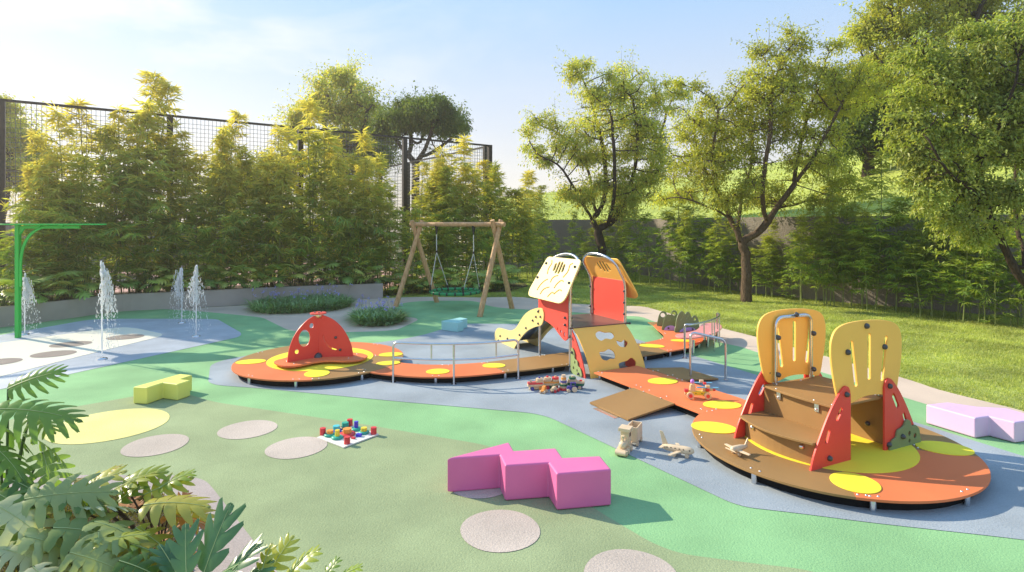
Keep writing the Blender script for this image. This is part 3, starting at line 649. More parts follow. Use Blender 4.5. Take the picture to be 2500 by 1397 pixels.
def croc(basea, baseb, outl, eye, eyeholes, carv):
    P, Q = G(*z7([basea])[0], ZT), G(*z7([baseb])[0], ZT); pl_ = VPlane(P, (Q[0] - P[0], Q[1] - P[1]))
    o_ = pl_.uvs(z7(outl)); o_ = [(p.x, max(p.y, ZT)) for p in cr([(*p, 0) for p in o_], 4)]
    o_ = [(max(u, -.02), z) for u, z in o_]
    hs = []
    for (x, y, r) in eyeholes: u, z = pl_.uv(*z7([(x, y)])[0]); hs.append(ellipse(u, z, r, r, 0, 18))
    b_ = plate('crocodile_board', [o_] + hs, .02, M['pgreen'], RD, pl_.M(0))
    if eye:
        u0, _ = pl_.uv(*z7([eye[0]])[0]); u1, _ = pl_.uv(*z7([eye[1]])[0]); _, zt_ = pl_.uv(*z7([eye[2]])[0])
        e_ = ellipse((u0 + u1) / 2, ZT + .004, (u1 - u0) / 2, zt_ - ZT, 0, 20, 0, PI) + [(u0, ZT + .004)]
        pp_ = plate('purple_panel', [e_], .014, M['purple'], b_, pl_.M(.019), .003)
        for k in ((.3,) if len(eye) < 5 else (.25, .8)):
            q = Vector((pl_.p[0] + pl_.d[0] * (u0 + (u1 - u0) * k), pl_.p[1] + pl_.d[1] * (u0 + (u1 - u0) * k), ZT + (zt_ - ZT) * .5)); n_ = Vector((pl_.d[1], -pl_.d[0], 0)); knob(b_, q + n_ * .026, n_, .022)
    n_ = Vector((pl_.d[1], -pl_.d[0], 0))
    for cpts in carv:
        pts = [pl_.uv(*z7([q])[0]) for q in cpts]; MB().tube([Vector((pl_.p[0] + pl_.d[0] * u, pl_.p[1] + pl_.d[1] * u, z)) + n_ * .0105 for u, z in pts], .007, 6).build('engraved_line', M['pgreenl'], b_, True)
croc((815, 590), (1010, 600), [(818, 590), (825, 480), (850, 380), (890, 322), (935, 312), (975, 335), (1000, 390), (1010, 470), (1012, 600)], None, [(917, 385, .055)], [])
croc((915, 668), (1190, 672), [(916, 670), (920, 570), (940, 470), (975, 395), (1020, 372), (1070, 380), (1085, 330), (1115, 297), (1150, 300), (1180, 330), (1195, 385), (1200, 480), (1200, 672)], [(945, 670), (1195, 670), (1070, 585), 0], [(1128, 358, .042)], [[(1050, 430), (1060, 460), (1040, 490), (1015, 495)], [(1165, 430), (1140, 455), (1135, 475)]])
croc((1155, 712), (1600, 655), [(1157, 714), (1160, 600), (1175, 480), (1205, 385), (1245, 330), (1280, 312), (1310, 330), (1335, 372), (1365, 335), (1395, 325), (1425, 350), (1445, 400), (1465, 435), (1485, 405), (1520, 390), (1555, 415), (1580, 460), (1597, 530), (1602, 600), (1600, 655)], [(1225, 700), (1520, 665), (1370, 625), 0, 2], [(1517, 462, .036)], [[(1265, 395), (1280, 430), (1262, 470), (1235, 480)], [(1350, 460), (1365, 420), (1390, 375)], [(1415, 430), (1425, 455), (1408, 478)], [(1290, 340), (1305, 370), (1298, 395)]])
PZ = .31
pk = GG(z7([(1158, 770), (1200, 740), (1330, 722), (1470, 690), (1560, 660), (1610, 620), (1640, 575), (1720, 540), (1830, 528), (1940, 530), (2010, 565), (2030, 610), (1990, 665), (1880, 722), (1700, 778), (1520, 808), (1350, 812), (1220, 800)]), PZ)
board('counter', [[(p.x, p.y) for p in cr([(*p, 0) for p in pk], 4)]], PZ - .025, PZ, M['pinkc'], RD, .005)
for p, h_ in [((1490, 1140), PZ - .025), ((1765, 1000), PZ - .025), ((1600, 1015), ZB), ((1940, 915), PZ - .025)]:
    q = G(*z7([p])[0]); MB().cyl((*q, h_ / 2), .032, h_, n=14).build('support_leg', M['metal'], RD, True)
for p in [(1540, 770), (1805, 715), (1776, 597), (1958, 637)]: screw(RD, (*G(*z7([p])[0], PZ), PZ))
Pa = G(1671.5, 877); rz_ = .645
rail = [G(*z7([p])[0], rz_) for p in [(1420, 568), (1500, 558), (1700, 520), (1850, 476), (1950, 430), (1990, 390), (1975, 362), (1945, 346)]]
rl = [(p.x, p.y, rz_) for p in cr([(*p, 0) for p in rail], 4, False)]
tube_obj('handrail', fillet([(*Pa, 0), (*Pa, rz_), rl[1]], .09)[:-1] + rl[2:] + [(rl[-1][0], rl[-1][1], PZ - .2)], .019, M['metal'], RD)
q = G(*z7([(1895, 1085)])[0]); tube_obj('handrail_post', [(*q, 0), (*q, rz_)], .014, M['metal'], RD)
q = G(*z7([(1940, 915)])[0]); tube_obj('handrail_post', [(*rail[5], .0), (*rail[5], rz_)], .014, M['metal'], RD)
q = rail[2]; tube_obj('baluster', [(*q, PZ), (*q, rz_)], .012, M['metal'], RD)
q = rail[3]; tube_obj('baluster', [(*q, PZ), (*q, rz_)], .012, M['metal'], RD)
MB().cyl((*Pa, .012), .045, .022, n=18).build('foot_plate', M['metal'], RD, True)

# ---- E: straight orange walkway with ramps
RE = thing('play_walkway', 'straight low orange walkway with brown ramps on both sides', 'play walkway', (*G(1620, 960), 0))
e4 = GG([(1451, 908.5), (1555.5, 892.3), (1804, 970), (1830, 980), (1760, 1020), (1708, 1006)], ZT)
board('deck_board', [e4], ZB - .004, ZT - .004, M['orange'], RE)
board('skirt', [inset(GG([(1451, 908.5), (1555.5, 892.3), (1790, 966), (1708, 1006)], ZT), .12)], 0, ZB - .008, M['black'], RE)
def ramp(h0, h1, l1, l0, name='ramp'):
    vs = [(*h0, ZT - .004), (*h1, ZT - .004), (*l1, .045), (*l0, .045)]; vs += [(x, y, z - .022) for x, y, z in vs]
    MB().add(vs, [(0, 1, 2, 3), (7, 6, 5, 4), (0, 4, 5, 1), (1, 5, 6, 2), (2, 6, 7, 3), (3, 7, 4, 0)], False).build(name, M['brown'], RE, True)
a_, b_, c_, d_ = G(1551.7, 943.7, ZT), G(1653, 982, ZT), G(1534, 1023.7, .045), G(1440, 982, .045); ramp(a_, b_, c_, d_)
MB().box(((c_[0] + d_[0]) / 2 - .03, (c_[1] + d_[1]) / 2 - .02, .012), (.45, .1, .016), math.atan2(c_[1] - d_[1], c_[0] - d_[0])).build('base_plate', M['metal'], RE, True)
a_, b_, c_, d_ = G(1579, 898, ZT), G(1664, 926.5, ZT), G(1754, 924, .045), G(1667, 897, .045); ramp(b_, a_, d_, c_)
q = G(1590, 931, ZT); q = G(1618, 930.5, ZT); board('spot', [ellipse(q[0], q[1], .225, .17, .2, 36)], ZT - .004, ZT + .004, M['yellow'], RE, .003)
q = G(1763, 989, ZT); board('spot', [ellipse(q[0], q[1], .245, .165, .05, 36)], ZT + .0, ZT + .007, M['yellow'], RE, .003)
z8 = lambda pts: [(1440 + x / 5.374, 900 + y / 5.374) for x, y in pts]
for p in [(112, 36), (163, 52), (612, 215), (672, 240), (782, 281), (706, 298), (1008, 361), (932, 382), (1460, 523), (1540, 553), (830, 28), (895, 22), (1022, 88), (1088, 82), (1146, 128), (1212, 148)]: screw(RE, (*G(*z8([p])[0], ZT), ZT - .004))
legs(RE, [G(1465, 927), G(1540, 958)], ZB - .004)
L1, L2 = G(1685.5, 934), G(1771.7, 930.7)
hr = thing('ramp_handrail', 'freestanding bent steel handrail beside the right brown ramp', 'handrail', (*L1, 0))
tube_obj('rail', fillet([(*L1, 0), (*L1, .80), (*L2, .66), (*L2, 0)], .11), .019, M['metal'], hr, 14)
for P in (L1, L2): MB().cyl((*P, .02), .035, .02, n=18).build('foot_plate', M['metal'], hr, True)

# ---- F: big round platform with steps and seat backs
C = Vector((3.43, 6.28)); RF = thing('play_platform', 'large round orange and brown platform with steps between two slatted yellow backs', 'play platform', (*C, 0))
round_deck(RF, C, 1.39, 161, ['brown', 'orange', 'brown', 'orange'], [(161, 1.15, .25, .185), (254, 1.09, .215, .20), (348, 1.15, .26, .19)], .845, [215, 257, 296, 175, 20, 60, 130])
def fp(u, v, z=0): q = C + U * u + W * v; return Vector((q.x, q.y, z))
mF = lambda v, z=0: Matrix(((U.x, 0, U.y, fp(0, v).x), (U.y, 0, -U.x, fp(0, v).y), (0, 1, 0, z), (0, 0, 0, 1)))   # local x = U, y = up
def wing(v, s):                                     # s=-1 towards the steps, +1 away
    pts = [(s * .275, ZT), (s * .275, .80), (s * .30, .865), (s * .345, .885), (s * .40, .86), (s * .50, .76), (s * .62, .60), (s * .73, .42), (s * .81, .27), (s * .855, ZT)]
    out = curvy(pts, 1, 9, 5); a1, a2 = s * .49, s * .67
    holes = [slot(s * .415, .665, s * .475, .585, .026, 5) if s < 0 else slot(s * .42, .70, s * .49, .58, .028, 5), slot(s * .60, .475, s * .635, .385, .024, 5)]
    pl2 = plate('wing_panel', [out] + holes, .022, M['red'], RF, mF(v), .004)
    n_ = Vector((U.y, -U.x, 0)) * (1 if v < 0 else -1)
    for (x, z) in [(s * .345, .81), (s * .60, .22) if s < 0 else (s * .33, .2)]:
        knob(pl2, fp(x, v, z) + n_ * .012, n_, .028)
        knob(pl2, fp(x, v, z) - n_ * .012, -n_, .022)
for v in (-.465, .465):
    wing(v, -1); wing(v, 1)
ypx = VPlane(tuple(fp(0, -.44).xy), U)
z4 = lambda pts: [(1960 + x / 2.687, 760 + y / 2.687) for x, y in pts]
yo = ypx.uvs(z4([(225, 560), (205, 470), (187, 350), (181, 260), (188, 185), (215, 125), (270, 88), (360, 67), (470, 59), (560, 66), (612, 92), (634, 140), (641, 210), (636, 320), (620, 430), (600, 540), (555, 546), (500, 541), (440, 545), (380, 562), (315, 598), (255, 610)]))
yo = [(p.x, p.y) for p in cr([(*p, 0) for p in yo], 4)]
ysl = [ypx.uvs(z4([a, b])) for a, b in [((313, 208), (342, 478)), ((429, 160), (429, 432)), ((540, 175), (513, 440))]]
for v, m1 in ((-.44, 1), (.44, -1)):
    loops = [yo] + [slot(*b, *a, .030, 6) for a, b in ysl]
    sb_ = plate('seat_back', loops, .024, M['amber'], RF, mF(v), .005)
    s = -1 if v < 0 else 1
    n_ = Vector((U.y, -U.x, 0))
    hx = .285; vv = v - s * .045; top_z = 1.44
    tube_obj('hoop_rail', fillet([fp(-hx - .01, vv, .41 if s > 0 else .70), fp(-hx - .01, vv, top_z), fp(hx + .01, vv, top_z), fp(hx + .01, vv, .70)], .12, 8), .021, M['metal'], RF, 14)
    for (x, z) in [(0, 1.46), (-hx - .01, 1.22), (hx + .01, 1.22)] + ([(-hx - .01, .80), (hx + .01, .80)] if s > 0 else []):
        side_ = n_ if True else -n_
        off = .030 + (.045 if s > 0 else 0)
        knob(sb_, fp(x, v, z) + n_ * (off if s > 0 else .013), n_, .03); knob(sb_, fp(x, v, z) - n_ * .013, -n_, .022)
# platform and steps
PT = .69
board('upper_tread', [[tuple(fp(u, v).xy) for u, v in [(-.44, -.425)] + [(-.47 - .03 * math.cos(t * PI / 2), .41 * t) for t in (-1, -.66, -.33, 0, .33, .66, 1)] + [(-.44, .425), (.47, .425), (.47, -.425)]]], PT - .022, PT, M['brown'], RF)
bul = lambda u0, b, z=0, n=10: [(u0 - b * math.cos(t * PI / 2), .445 * t) for t in [-1 + 2 * k / n for k in range(n + 1)]]
board('lower_tread', [[tuple(fp(u, v).xy) for u, v in [(-.40, -.45)] + bul(-.80, .11) + [(-.40, .45)]]], .365, .387, M['brown'], RF)
board('riser', [[tuple(fp(u, v).xy) for u, v in bul(-.71, .09) + list(reversed(bul(-.69, .09)))]], ZT, .365, M['brown'], RF, .001)
board('riser', [[tuple(fp(u, v).xy) for u, v in [(-.42, -.44), (-.42, .44), (-.40, .44), (-.40, -.44)]]], ZT, PT - .022, M['brown'], RF, .001)
board('riser', [[tuple(fp(u, v).xy) for u, v in [(.42, -.44), (.42, .44), (.44, .44), (.44, -.44)]]], ZT, PT - .022, M['brown'], RF, .001)
nf = Vector((-U.x, -U.y, 0))
for v, z in [(.30, .30), (-.30, .30)]: knob(RF, fp(-.715 - .09 * math.cos(v / .445 * PI / 2), v, z), nf, .026, mt=M['bolt'])
knob(RF, fp(.445, -.27, .33), (-W.x, -W.y, 0), .02); knob(RF, fp(.395, -.22, .33), nf, .028)
for v in (.24, -.22): MB().box(fp(-.432, v, .62), (.012, .05, .09), math.atan2(U.y, U.x)).build('bracket', M['bolt'], RF, True); knob(RF, fp(-.438, v, .60), nf, .012, mt=M['bolt'])
for u, v in [(-.46, .25), (-.45, -.2), (-.3, .38), (.1, .38), (.3, -.36), (-.42, -.38)]: screw(RF, fp(u, v, PT))
bs = cr([(.36, ZT, 0), (.345, .20, 0), (.38, .245, 0), (.43, .26, 0), (.46, .33, 0), (.52, .345, 0), (.57, .37, 0), (.61, .42, 0), (.67, .40, 0), (.70, .34, 0), (.77, .34, 0), (.83, .29, 0), (.84, .22, 0), (.83, ZT, 0)], 4)
plate('bush_panel', [[(p.x, max(p.y, ZT + .003)) for p in bs], ellipse(.66, .27, .024, .03, 0, 14), ellipse(.76, .23, .027, .033, 0, 14), ellipse(.66, .19, .02, .025, 0, 12)], .02, M['pgreen'], RF, mF(-.489), .004)
knob(RF, fp(.53, -.50, .26), (U.y, -U.x, 0), .028)

# ---- swing
SL = dict(FL=((965.5, 750.7), (1023.6, 541)), BL=((1067, 739), (1012.7, 540)), FR=((1171, 774.8), (1224.7, 539)), BR=((1250, 754), (1200.4, 537.8)))
ft = {k: Vector(G(*v[0])) for k, v in SL.items()}
mL, mR = (ft['FL'] + ft['BL']) / 2, (ft['FR'] + ft['BR']) / 2
bd = (mR - mL).normalized(); bn = Vector((-bd.y, bd.x))
SWR = thing('basket_swing', 'wooden log frame swing with a green round basket seat on white ropes', 'swing', (*((mL + mR) / 2), 0))
bz_ = 2.5
MB().tube([(*(mL - bd * .25), bz_), (*(mR + bd * .27), bz_)], .068, 16).build('crossbeam', M['log'], SWR, True)
for k, mid_, sgn in (('FL', mL, 1), ('BL', mL, -1), ('FR', mR, 1), ('BR', mR, -1)):
    f = ft[k]; t_ = mid_ + (mid_ - f).normalized() * .13 + bd * (.07 * sgn)
    MB().tube([(*f, 0), (*t_, 2.62)], [.078, .068], 14).build('leg', M['log'], SWR, True)
Dn = (CH - .49) * F / (712 - HY); nc = Vector(((1111 - HX) / F * Dn, Dn)); nr = .73; nz_ = .49
ring = [(nc.x + nr * math.cos(t), nc.y + nr * math.sin(t), nz_) for t in [2 * PI * k / 40 for k in range(41)]]
ro_ = MB().tube(ring, .045, 10, False).build('seat_ring', M['swgreen'], SWR, True)
net = MB(); 
for k in range(20):
    a = 2 * PI * k / 20
    for q in (-.28, .28): net.tube([(nc.x + nr * .97 * math.cos(a), nc.y + nr * .97 * math.sin(a), nz_), (nc.x + .45 * nr * math.cos(a + q), nc.y + .45 * nr * math.sin(a + q), nz_ - .07), (nc.x + .12 * math.cos(a + q * 2), nc.y + .12 * math.sin(a + q * 2), nz_ - .09)], .008, 5)
for rr, dz in ((.75, .05), (.5, .07), (.25, .085)):
    net.tube([(nc.x + nr * rr * math.cos(t), nc.y + nr * rr * math.sin(t), nz_ - dz) for t in [2 * PI * k / 24 for k in range(25)]], .009, 5, False)
net.build('seat_net', M['swgreen'], SWR, True)
for k in range(20): a = 2 * PI * k / 20 + .1; MB().cyl((nc.x + nr * math.cos(a), nc.y + nr * math.sin(a), nz_), .05, .05, (-math.sin(a), math.cos(a), 0), 10).build('ring_clamp', M['blackp'], ro_, True)
bl_n = lambda px: min((mL + bd * ((mR - mL).length * k / 200) for k in range(201)), key=lambda q: abs(HX + F * q.x / q.y - px)); hz = [bl_n(1066), bl_n(1156.5)]
for h, ends in ((hz[0], (188, 114)), (hz[1], (-66, 10))):
    MB().lathe((*h, bz_ - .30), [(.02, 0), (.028, .05), (.045, .16), (.055, .26)], 12).build('hanger', M['blackp'], SWR, True)
    tube_obj('rope', [(*h, bz_ - .30), (*h, bz_ - .80)], .014, M['rope'], SWR, 8); MB().cyl((*h, bz_ - .82), .028, .06).build('rope_joint', M['blackp'], SWR, True)
    for i_, sgn in ((0, 1), (1, -1)):
        a = math.radians(ends[i_]); e = nc + Vector((math.cos(a), math.sin(a))) * nr
        tube_obj('rope', [(*h, bz_ - .84), (*e, nz_ + .1)], .012, M['rope'], SWR, 8); MB().tube([(*e, nz_ + .22), (*e, nz_ + .02)], [.018, .03], 8).build('rope_joint', M['blackp'], SWR, True)

# ---- benches
def bench(label, pts, h, mt, bev=.018):
    c = sum((Vector(p) for p in pts), Vector((0, 0))) / len(pts); r_ = thing('foam_bench', label, 'bench', (*c, 0), group='chunky zigzag foam benches')
    me = bpy.data.meshes.new('bench_body'); P = [(x - c.x, y - c.y) for x, y in pts]; n = len(P)
    A_ = sum(P[i - 1][0] * P[i][1] - P[i][0] * P[i - 1][1] for i in range(n))
    if A_ < 0: P.reverse()
    me.from_pydata([(x, y, .018) for x, y in P] + [(x, y, h) for x, y in P], [], [tuple(range(n - 1, -1, -1)), tuple(range(n, 2 * n))] + [(i, (i + 1) % n, n + (i + 1) % n, n + i) for i in range(n)])
    COL.objects.unlink; bpy.data.objects.remove(r_)
    o = link('foam_bench', me, None, mt); o.location = (*c, 0); tag(o, label, 'bench', 'chunky zigzag foam benches')
    md = o.modifiers.new('bevel', 'BEVEL'); md.width = bev; md.segments = 4; smooth(me, True)
    w = o.modifiers.new('wn', 'WEIGHTED_NORMAL'); w.keep_sharp = False; return o
bench('large magenta pink zigzag foam bench in the foreground', [(-.605, 5.298), (-.115, 5.385), (-.0625, 5.143), (.3335, 5.205), (.387, 4.972), (.878, 5.06), (.825, 5.358), (.47, 5.316), (.424, 5.544), (.0196, 5.478), (-.031, 5.698)], .34, M['bpink'])
bench('lime yellow stepped foam bench left of the round platform', [(-5.25, 7.94), (-5.03, 7.9), (-4.966, 8.16), (-4.71, 8.07), (-4.645, 8.29), (-4.83, 8.345), (-4.775, 8.57), (-5.0, 8.64)], .25, M['byellow'])
bench('small pale teal foam bench in front of the swing', [(-1.66, 13.46), (-1.25, 13.2), (-1.13, 13.38), (-1.22, 13.56), (-1.07, 13.8), (-1.26, 13.98)], .235, M['bteal'], .014)
bench('pale lilac foam bench on the green strip at the right', [(5.163, 7.157), (5.374, 6.649), (5.59, 6.718), (5.707, 6.506), (6.15, 6.63), (6.05, 7.02), (5.73, 7.08), (5.5, 7.25)], .255, M['blilac'])

# ---- green spray post
g0 = Vector(G(44, 826.5)); D0 = g0.y
GP = thing('spray_post', 'bright green steel water post with a flat leaf shaped canopy and curved brace', 'water post', (*g0, 0))
MB().box((g0.x, g0.y, 1.25), (.085, .085, 2.5), 0).build('post', M['cast'], GP, True, .006)
xl, xr = (8 - HX) / F * D0, (258 - HX) / F * D0
cxm = (xl + xr) / 2; lf = [(cxm + (xr - xl) / 2 * math.cos(t), g0.y + .42 * math.sin(t) * (1 - .35 * math.cos(t))) for t in [2 * PI * k / 48 for k in range(48)]]
cp = board('canopy', [lf], 2.485, 2.515, M['cast'], GP, .008); 
MB().box(((60 + 195) / 2 * D0 / F - HX * D0 / F, g0.y, 2.44), (135 / F * D0, .05, .07)).build('arm', M['cast'], GP, True)
br = [ATD(x, y, D0) for x, y in [(50, 700), (50, 640), (54, 612), (62, 590), (74, 572), (90, 560), (108, 553.5), (140, 552)]]
MB().tube(fillet(br, .1), .03, 10).build('brace', M['cast'], GP, True)
MB().add([ATD(48, 552, D0) + Vector((0, dy, 0)) for dy in (-.02, .02)] + [ATD(66, 552, D0) + Vector((0, dy, 0)) for dy in (-.02, .02)] + [ATD(48, 575, D0) + Vector((0, dy, 0)) for dy in (-.02, .02)], [(0, 2, 4), (1, 5, 3), (0, 1, 3, 2), (2, 3, 5, 4), (4, 5, 1, 0)], False).build('gusset', M['cast'], GP, True)
for px in (98, 152): MB().box((*ATD(px, 552, D0).xy, 2.47), (.09, .1, .05)).build('spray_nozzle', M['cast'], GP, True)

# ---- water jets
def jet(px, py, h, lab, seed):
    r_ = random.Random(seed); b = Vector((*G(px, py), 0)); T = thing('water_jet', lab, 'water jet', tuple(b), group='water jets on the splash pad')
    MB().lathe((0, 0, .016), [(.085, 0), (.085, .02), (.03, .028), (.03, .035)], 16).build('nozzle', M['metal'], T)
    m = MB(); n = 26; pts = [(r_.uniform(-.004, .004), r_.uniform(-.004, .004), .03 + (h - .12) * k / n) for k in range(n + 1)]
    m.tube(pts, [.011 + .008 * (k / n) ** 2 for k in range(n + 1)], 8); bx_, by_ = r_.choice((-1, 1)) * r_.uniform(.05, .11), r_.uniform(-.04, .04)
    # frothy crest and falling strings of drops
    for k in range(120):
        t = r_.random(); a = r_.uniform(0, 2 * PI); z = h * (1.0 - .38 * t ** 1.0); rr = (.015 + .13 * t) * r_.uniform(.1, 1)
        s = r_.uniform(.010, .028) * (1.15 - .4 * t); m.ball((rr * math.cos(a) + bx_ * t, rr * math.sin(a) + by_ * t, z), s * .8, (r_.uniform(.5, .9), r_.uniform(.5, .9), r_.uniform(1.3, 3.6)), 6)
    for k in range(40):
        a = r_.uniform(0, 2 * PI); v = r_.uniform(.03, .26); z0 = h * r_.uniform(.62, .96); x = 0; zz = z0; j = 0; w = r_.uniform(.6, 1)
        while zz > .03 and j < 60:
            tt = j * .016 + .05; x = v * tt * 2.0; zz = z0 - 4.9 * (tt * .55) ** 2 * 2.2; j += 1
            if zz < h * .08: break
            if r_.random() < (.75 if zz > h * .45 else .38):
                s = r_.uniform(.004, .0105) * w * (1.3 if zz > h * .5 else .9); m.ball((x * math.cos(a) + r_.uniform(-.018, .018) + bx_, x * math.sin(a) + r_.uniform(-.018, .018) + by_, zz + r_.uniform(-.02, .02)), s, (.7, .7, r_.uniform(1.5, 4.5)), 5)
    for k in range(60):
        a = r_.uniform(0, 2 * PI); x = abs(r_.gauss(.16, .09)); m.ball((x * math.cos(a), x * math.sin(a), abs(r_.gauss(.1, .22)) * h * .6 + .02), r_.uniform(.003, .006), (1, 1, 1.2), 4)
    m.build('water_column', M['water'], T)
jet(60.4, 819, 1.36, 'white water jet just right of the green post', 1)
jet(249, 879.5, 1.78, 'tallest and nearest white water jet on the splash pad', 2)
jet(444, 790.5, 1.40, 'farthest white water jet, left one of the close pair', 3)
jet(479, 823.6, 1.56, 'white water jet standing right one of the close pair', 4)
# ================================================================== TOYS
def toy(name, label, cat, loc, rz, parts, group=None, scale=1.0, bevel=.0025):
    T = thing(name, label, cat, loc, rz, group); T.scale = (scale,) * 3
    for nm, mt, prims in parts:
        m = MB()
        for p in prims:
            k = p[0]
            if k == 'box': m.box(p[1:4], p[4:7], p[7] if len(p) > 7 else 0)
            elif k == 'cyl': m.cyl(p[1:4], p[4], p[5], p[6], 18, p[7] if len(p) > 7 else None)
            elif k == 'ball': m.ball(p[1:4], p[4], p[5] if len(p) > 5 else (1, 1, 1))
            elif k == 'lathe': m.lathe(p[1:4], p[4], 18, p[5] if len(p) > 5 else None)
            elif k == 'poly':  # prism: outline in xz extruded along y (or 'xy' extruded z)
                ax, out, t0, t1 = p[1:5]; n = len(out)
                f = (lambda a, b, t: (a, t, b)) if ax == 'xz' else ((lambda a, b, t: (a, b, t)) if ax == 'xy' else (lambda a, b, t: (t, a, b)))
                m.add([f(a, b, t0) for a, b in out] + [f(a, b, t1) for a, b in out], [tuple(range(n - 1, -1, -1)), tuple(range(n, 2 * n))] + [(i, (i + 1) % n, n + (i + 1) % n, n + i) for i in range(n)], False)
            elif k == 'tube': m.tube(p[1], p[2], 8)
        sub = nm[0] == '+'; o = m.build(nm.lstrip('+'), M[mt], last if sub else T, bevel=bevel)
        if not sub: last = o
        bm = bmesh.new(); bm.from_mesh(o.data); bmesh.ops.recalc_face_normals(bm, faces=bm.faces); bm.to_mesh(o.data); bm.free()
    return T
def wheels(mt, xs, y, z, r, w=.02, hub=None):
    out = []
    for x in xs:
        for s in (-1, 1):
            out.append(('wheel', mt, [('cyl', x, s * y, z, r, w, 'Y')]))
            if hub: out.append(('+wheel_hub', hub, [('cyl', x, s * (y + w * .55), z, r * .5, w * .5, 'Y')]))
    return out
g = 'wooden toy vehicles beside the walkway'
def at(px, py, z=0): return (*G(px, py, z), z + .0165 if z < .05 else z)
# truck 1 (red)
toy('toy_truck', 'wooden toy truck with red top layer and dark blue peg, left end of the row', 'toy truck', at(1308, 954), .15, [
    ('chassis', 'wood', [('box', 0, 0, .035, .20, .07, .04)]), ('bed', 'wood', [('box', -.005, 0, .072, .24, .10, .03)]), ('load', 'tred', [('box', -.01, 0, .10, .22, .09, .026)]),
    ('block', 'wood', [('box', .055, 0, .128, .11, .09, .03)]), ('ring', 'woodl', [('cyl', .055, 0, .157, .052, .026, 'Z')]), ('peg', 'tblue', [('cyl', .055, 0, .178, .016, .02, 'Z')]), ('peg', 'wood', [('cyl', -.075, 0, .126, .017, .03, 'Z')])]
    + wheels('tblue', [-.06], .045, .026, .026) + wheels('torange', [.065], .045, .026, .026), g)
toy('toy_truck', 'wooden toy wagon with orange layer, cream ring and red disc stacked on top', 'toy truck', at(1346, 951), .05, [
    ('chassis', 'tgreen', [('box', 0, 0, .035, .20, .07, .04)]), ('bed', 'wood', [('box', 0, 0, .07, .24, .10, .034)]), ('load', 'torange', [('box', 0, 0, .10, .235, .095, .026)]),
    ('block', 'wood', [('box', -.06, 0, .128, .105, .09, .028)]), ('ring', 'woodl', [('cyl', -.06, 0, .156, .055, .028, 'Z')]), ('peg', 'tred', [('cyl', -.06, 0, .178, .018, .022, 'Z')]),
    ('ring', 'wood', [('cyl', .062, 0, .128, .053, .028, 'Z')]), ('ring', 'tred', [('cyl', .062, 0, .156, .052, .028, 'Z')]), ('peg', 'wood', [('cyl', .062, 0, .178, .017, .02, 'Z')])]
    + wheels('tred', [-.06, .065], .045, .026, .026), g)
toy('stacking_tower', 'wooden stacking tower of red, green, dark blue and orange layers', 'stacking toy', at(1376, 954.5), .3, [
    ('ring', 'tred', [('cyl', 0, 0, .018, .066, .036, 'Z')]), ('ring', 'wood', [('cyl', 0, 0, .05, .058, .028, 'Z')]), ('ring', 'tgreen', [('cyl', 0, 0, .077, .061, .025, 'Z')]), ('ring', 'wood', [('cyl', 0, 0, .102, .048, .025, 'Z')]),
    ('ring', 'tblue', [('cyl', 0, 0, .127, .048, .024, 'Z')]), ('ring', 'wood', [('cyl', 0, 0, .150, .040, .022, 'Z')]), ('ring', 'torange', [('cyl', 0, 0, .174, .039, .026, 'Z')]), ('ring', 'woodl', [('cyl', 0, 0, .195, .03, .018, 'Z')]), ('peg', 'woodl', [('cyl', 0, 0, .215, .03, .022, 'Z')])], g)
toy('toy_truck', 'wooden toy truck with dark green disc and red peg, right end of the row', 'toy truck', at(1406, 951), -.25, [
    ('chassis', 'tblue', [('box', 0, 0, .035, .20, .07, .04)]), ('bed', 'tgreen', [('box', 0, 0, .07, .25, .10, .034)]), ('load', 'wood', [('box', 0, 0, .101, .25, .10, .028)]),
    ('block', 'wood', [('box', -.055, 0, .128, .12, .095, .026)]), ('ring', 'tgreen', [('cyl', -.055, 0, .156, .053, .028, 'Z')]), ('peg', 'woodl', [('cyl', -.055, 0, .178, .018, .02, 'Z')]), ('peg', 'tred', [('cyl', .075, 0, .124, .02, .018, 'Z')])]
    + wheels('wood', [-.06, .065], .045, .026, .026), g)
toy('toy_car', 'tiny orange wooden toy car with pale wheels in front of the row', 'toy car', at(1327, 962), -2.0, [
    ('body', 'torange', [('poly', 'xz', [(-.06, .025), (.06, .025), (.065, .045), (.03, .05), (0, .095), (-.055, .095), (-.062, .05)], -.022, .022)])] + wheels('woodl', [-.04, .04], .032, .022, .022), g)
toy('toy_car', 'tiny pale wooden toy car with red wheels and dark green spoiler', 'toy car', at(1355, 960), .9, [
    ('body', 'woodl', [('poly', 'xz', [(-.06, .025), (.06, .025), (.07, .04), (.03, .05), (.0, .09), (-.05, .085), (-.062, .05)], -.022, .022)]), ('engine', 'wood', [('cyl', -.075, 0, .05, .022, .04, 'X')]), ('spoiler', 'tgreen', [('box', .0, 0, .108, .11, .02, .008)])] + wheels('tred', [-.04, .045], .032, .022, .022), g)
toy('toy_tractor', 'dark blue wooden toy tractor with large pale rear wheel', 'toy tractor', at(1396, 959), .12, [
    ('body', 'tblue', [('poly', 'xz', [(-.07, .03), (.06, .03), (.06, .075), (-.02, .075), (-.02, .085), (-.072, .08)], -.022, .022)]), ('cab', 'tblue', [('box', -.012, 0, .10, .01, .044, .06), ('box', .05, 0, .10, .01, .044, .06), ('box', .019, 0, .132, .085, .05, .01)])]
    + wheels('woodl', [-.055], .032, .024, .024) + wheels('woodl', [.035], .034, .04, .04), g)
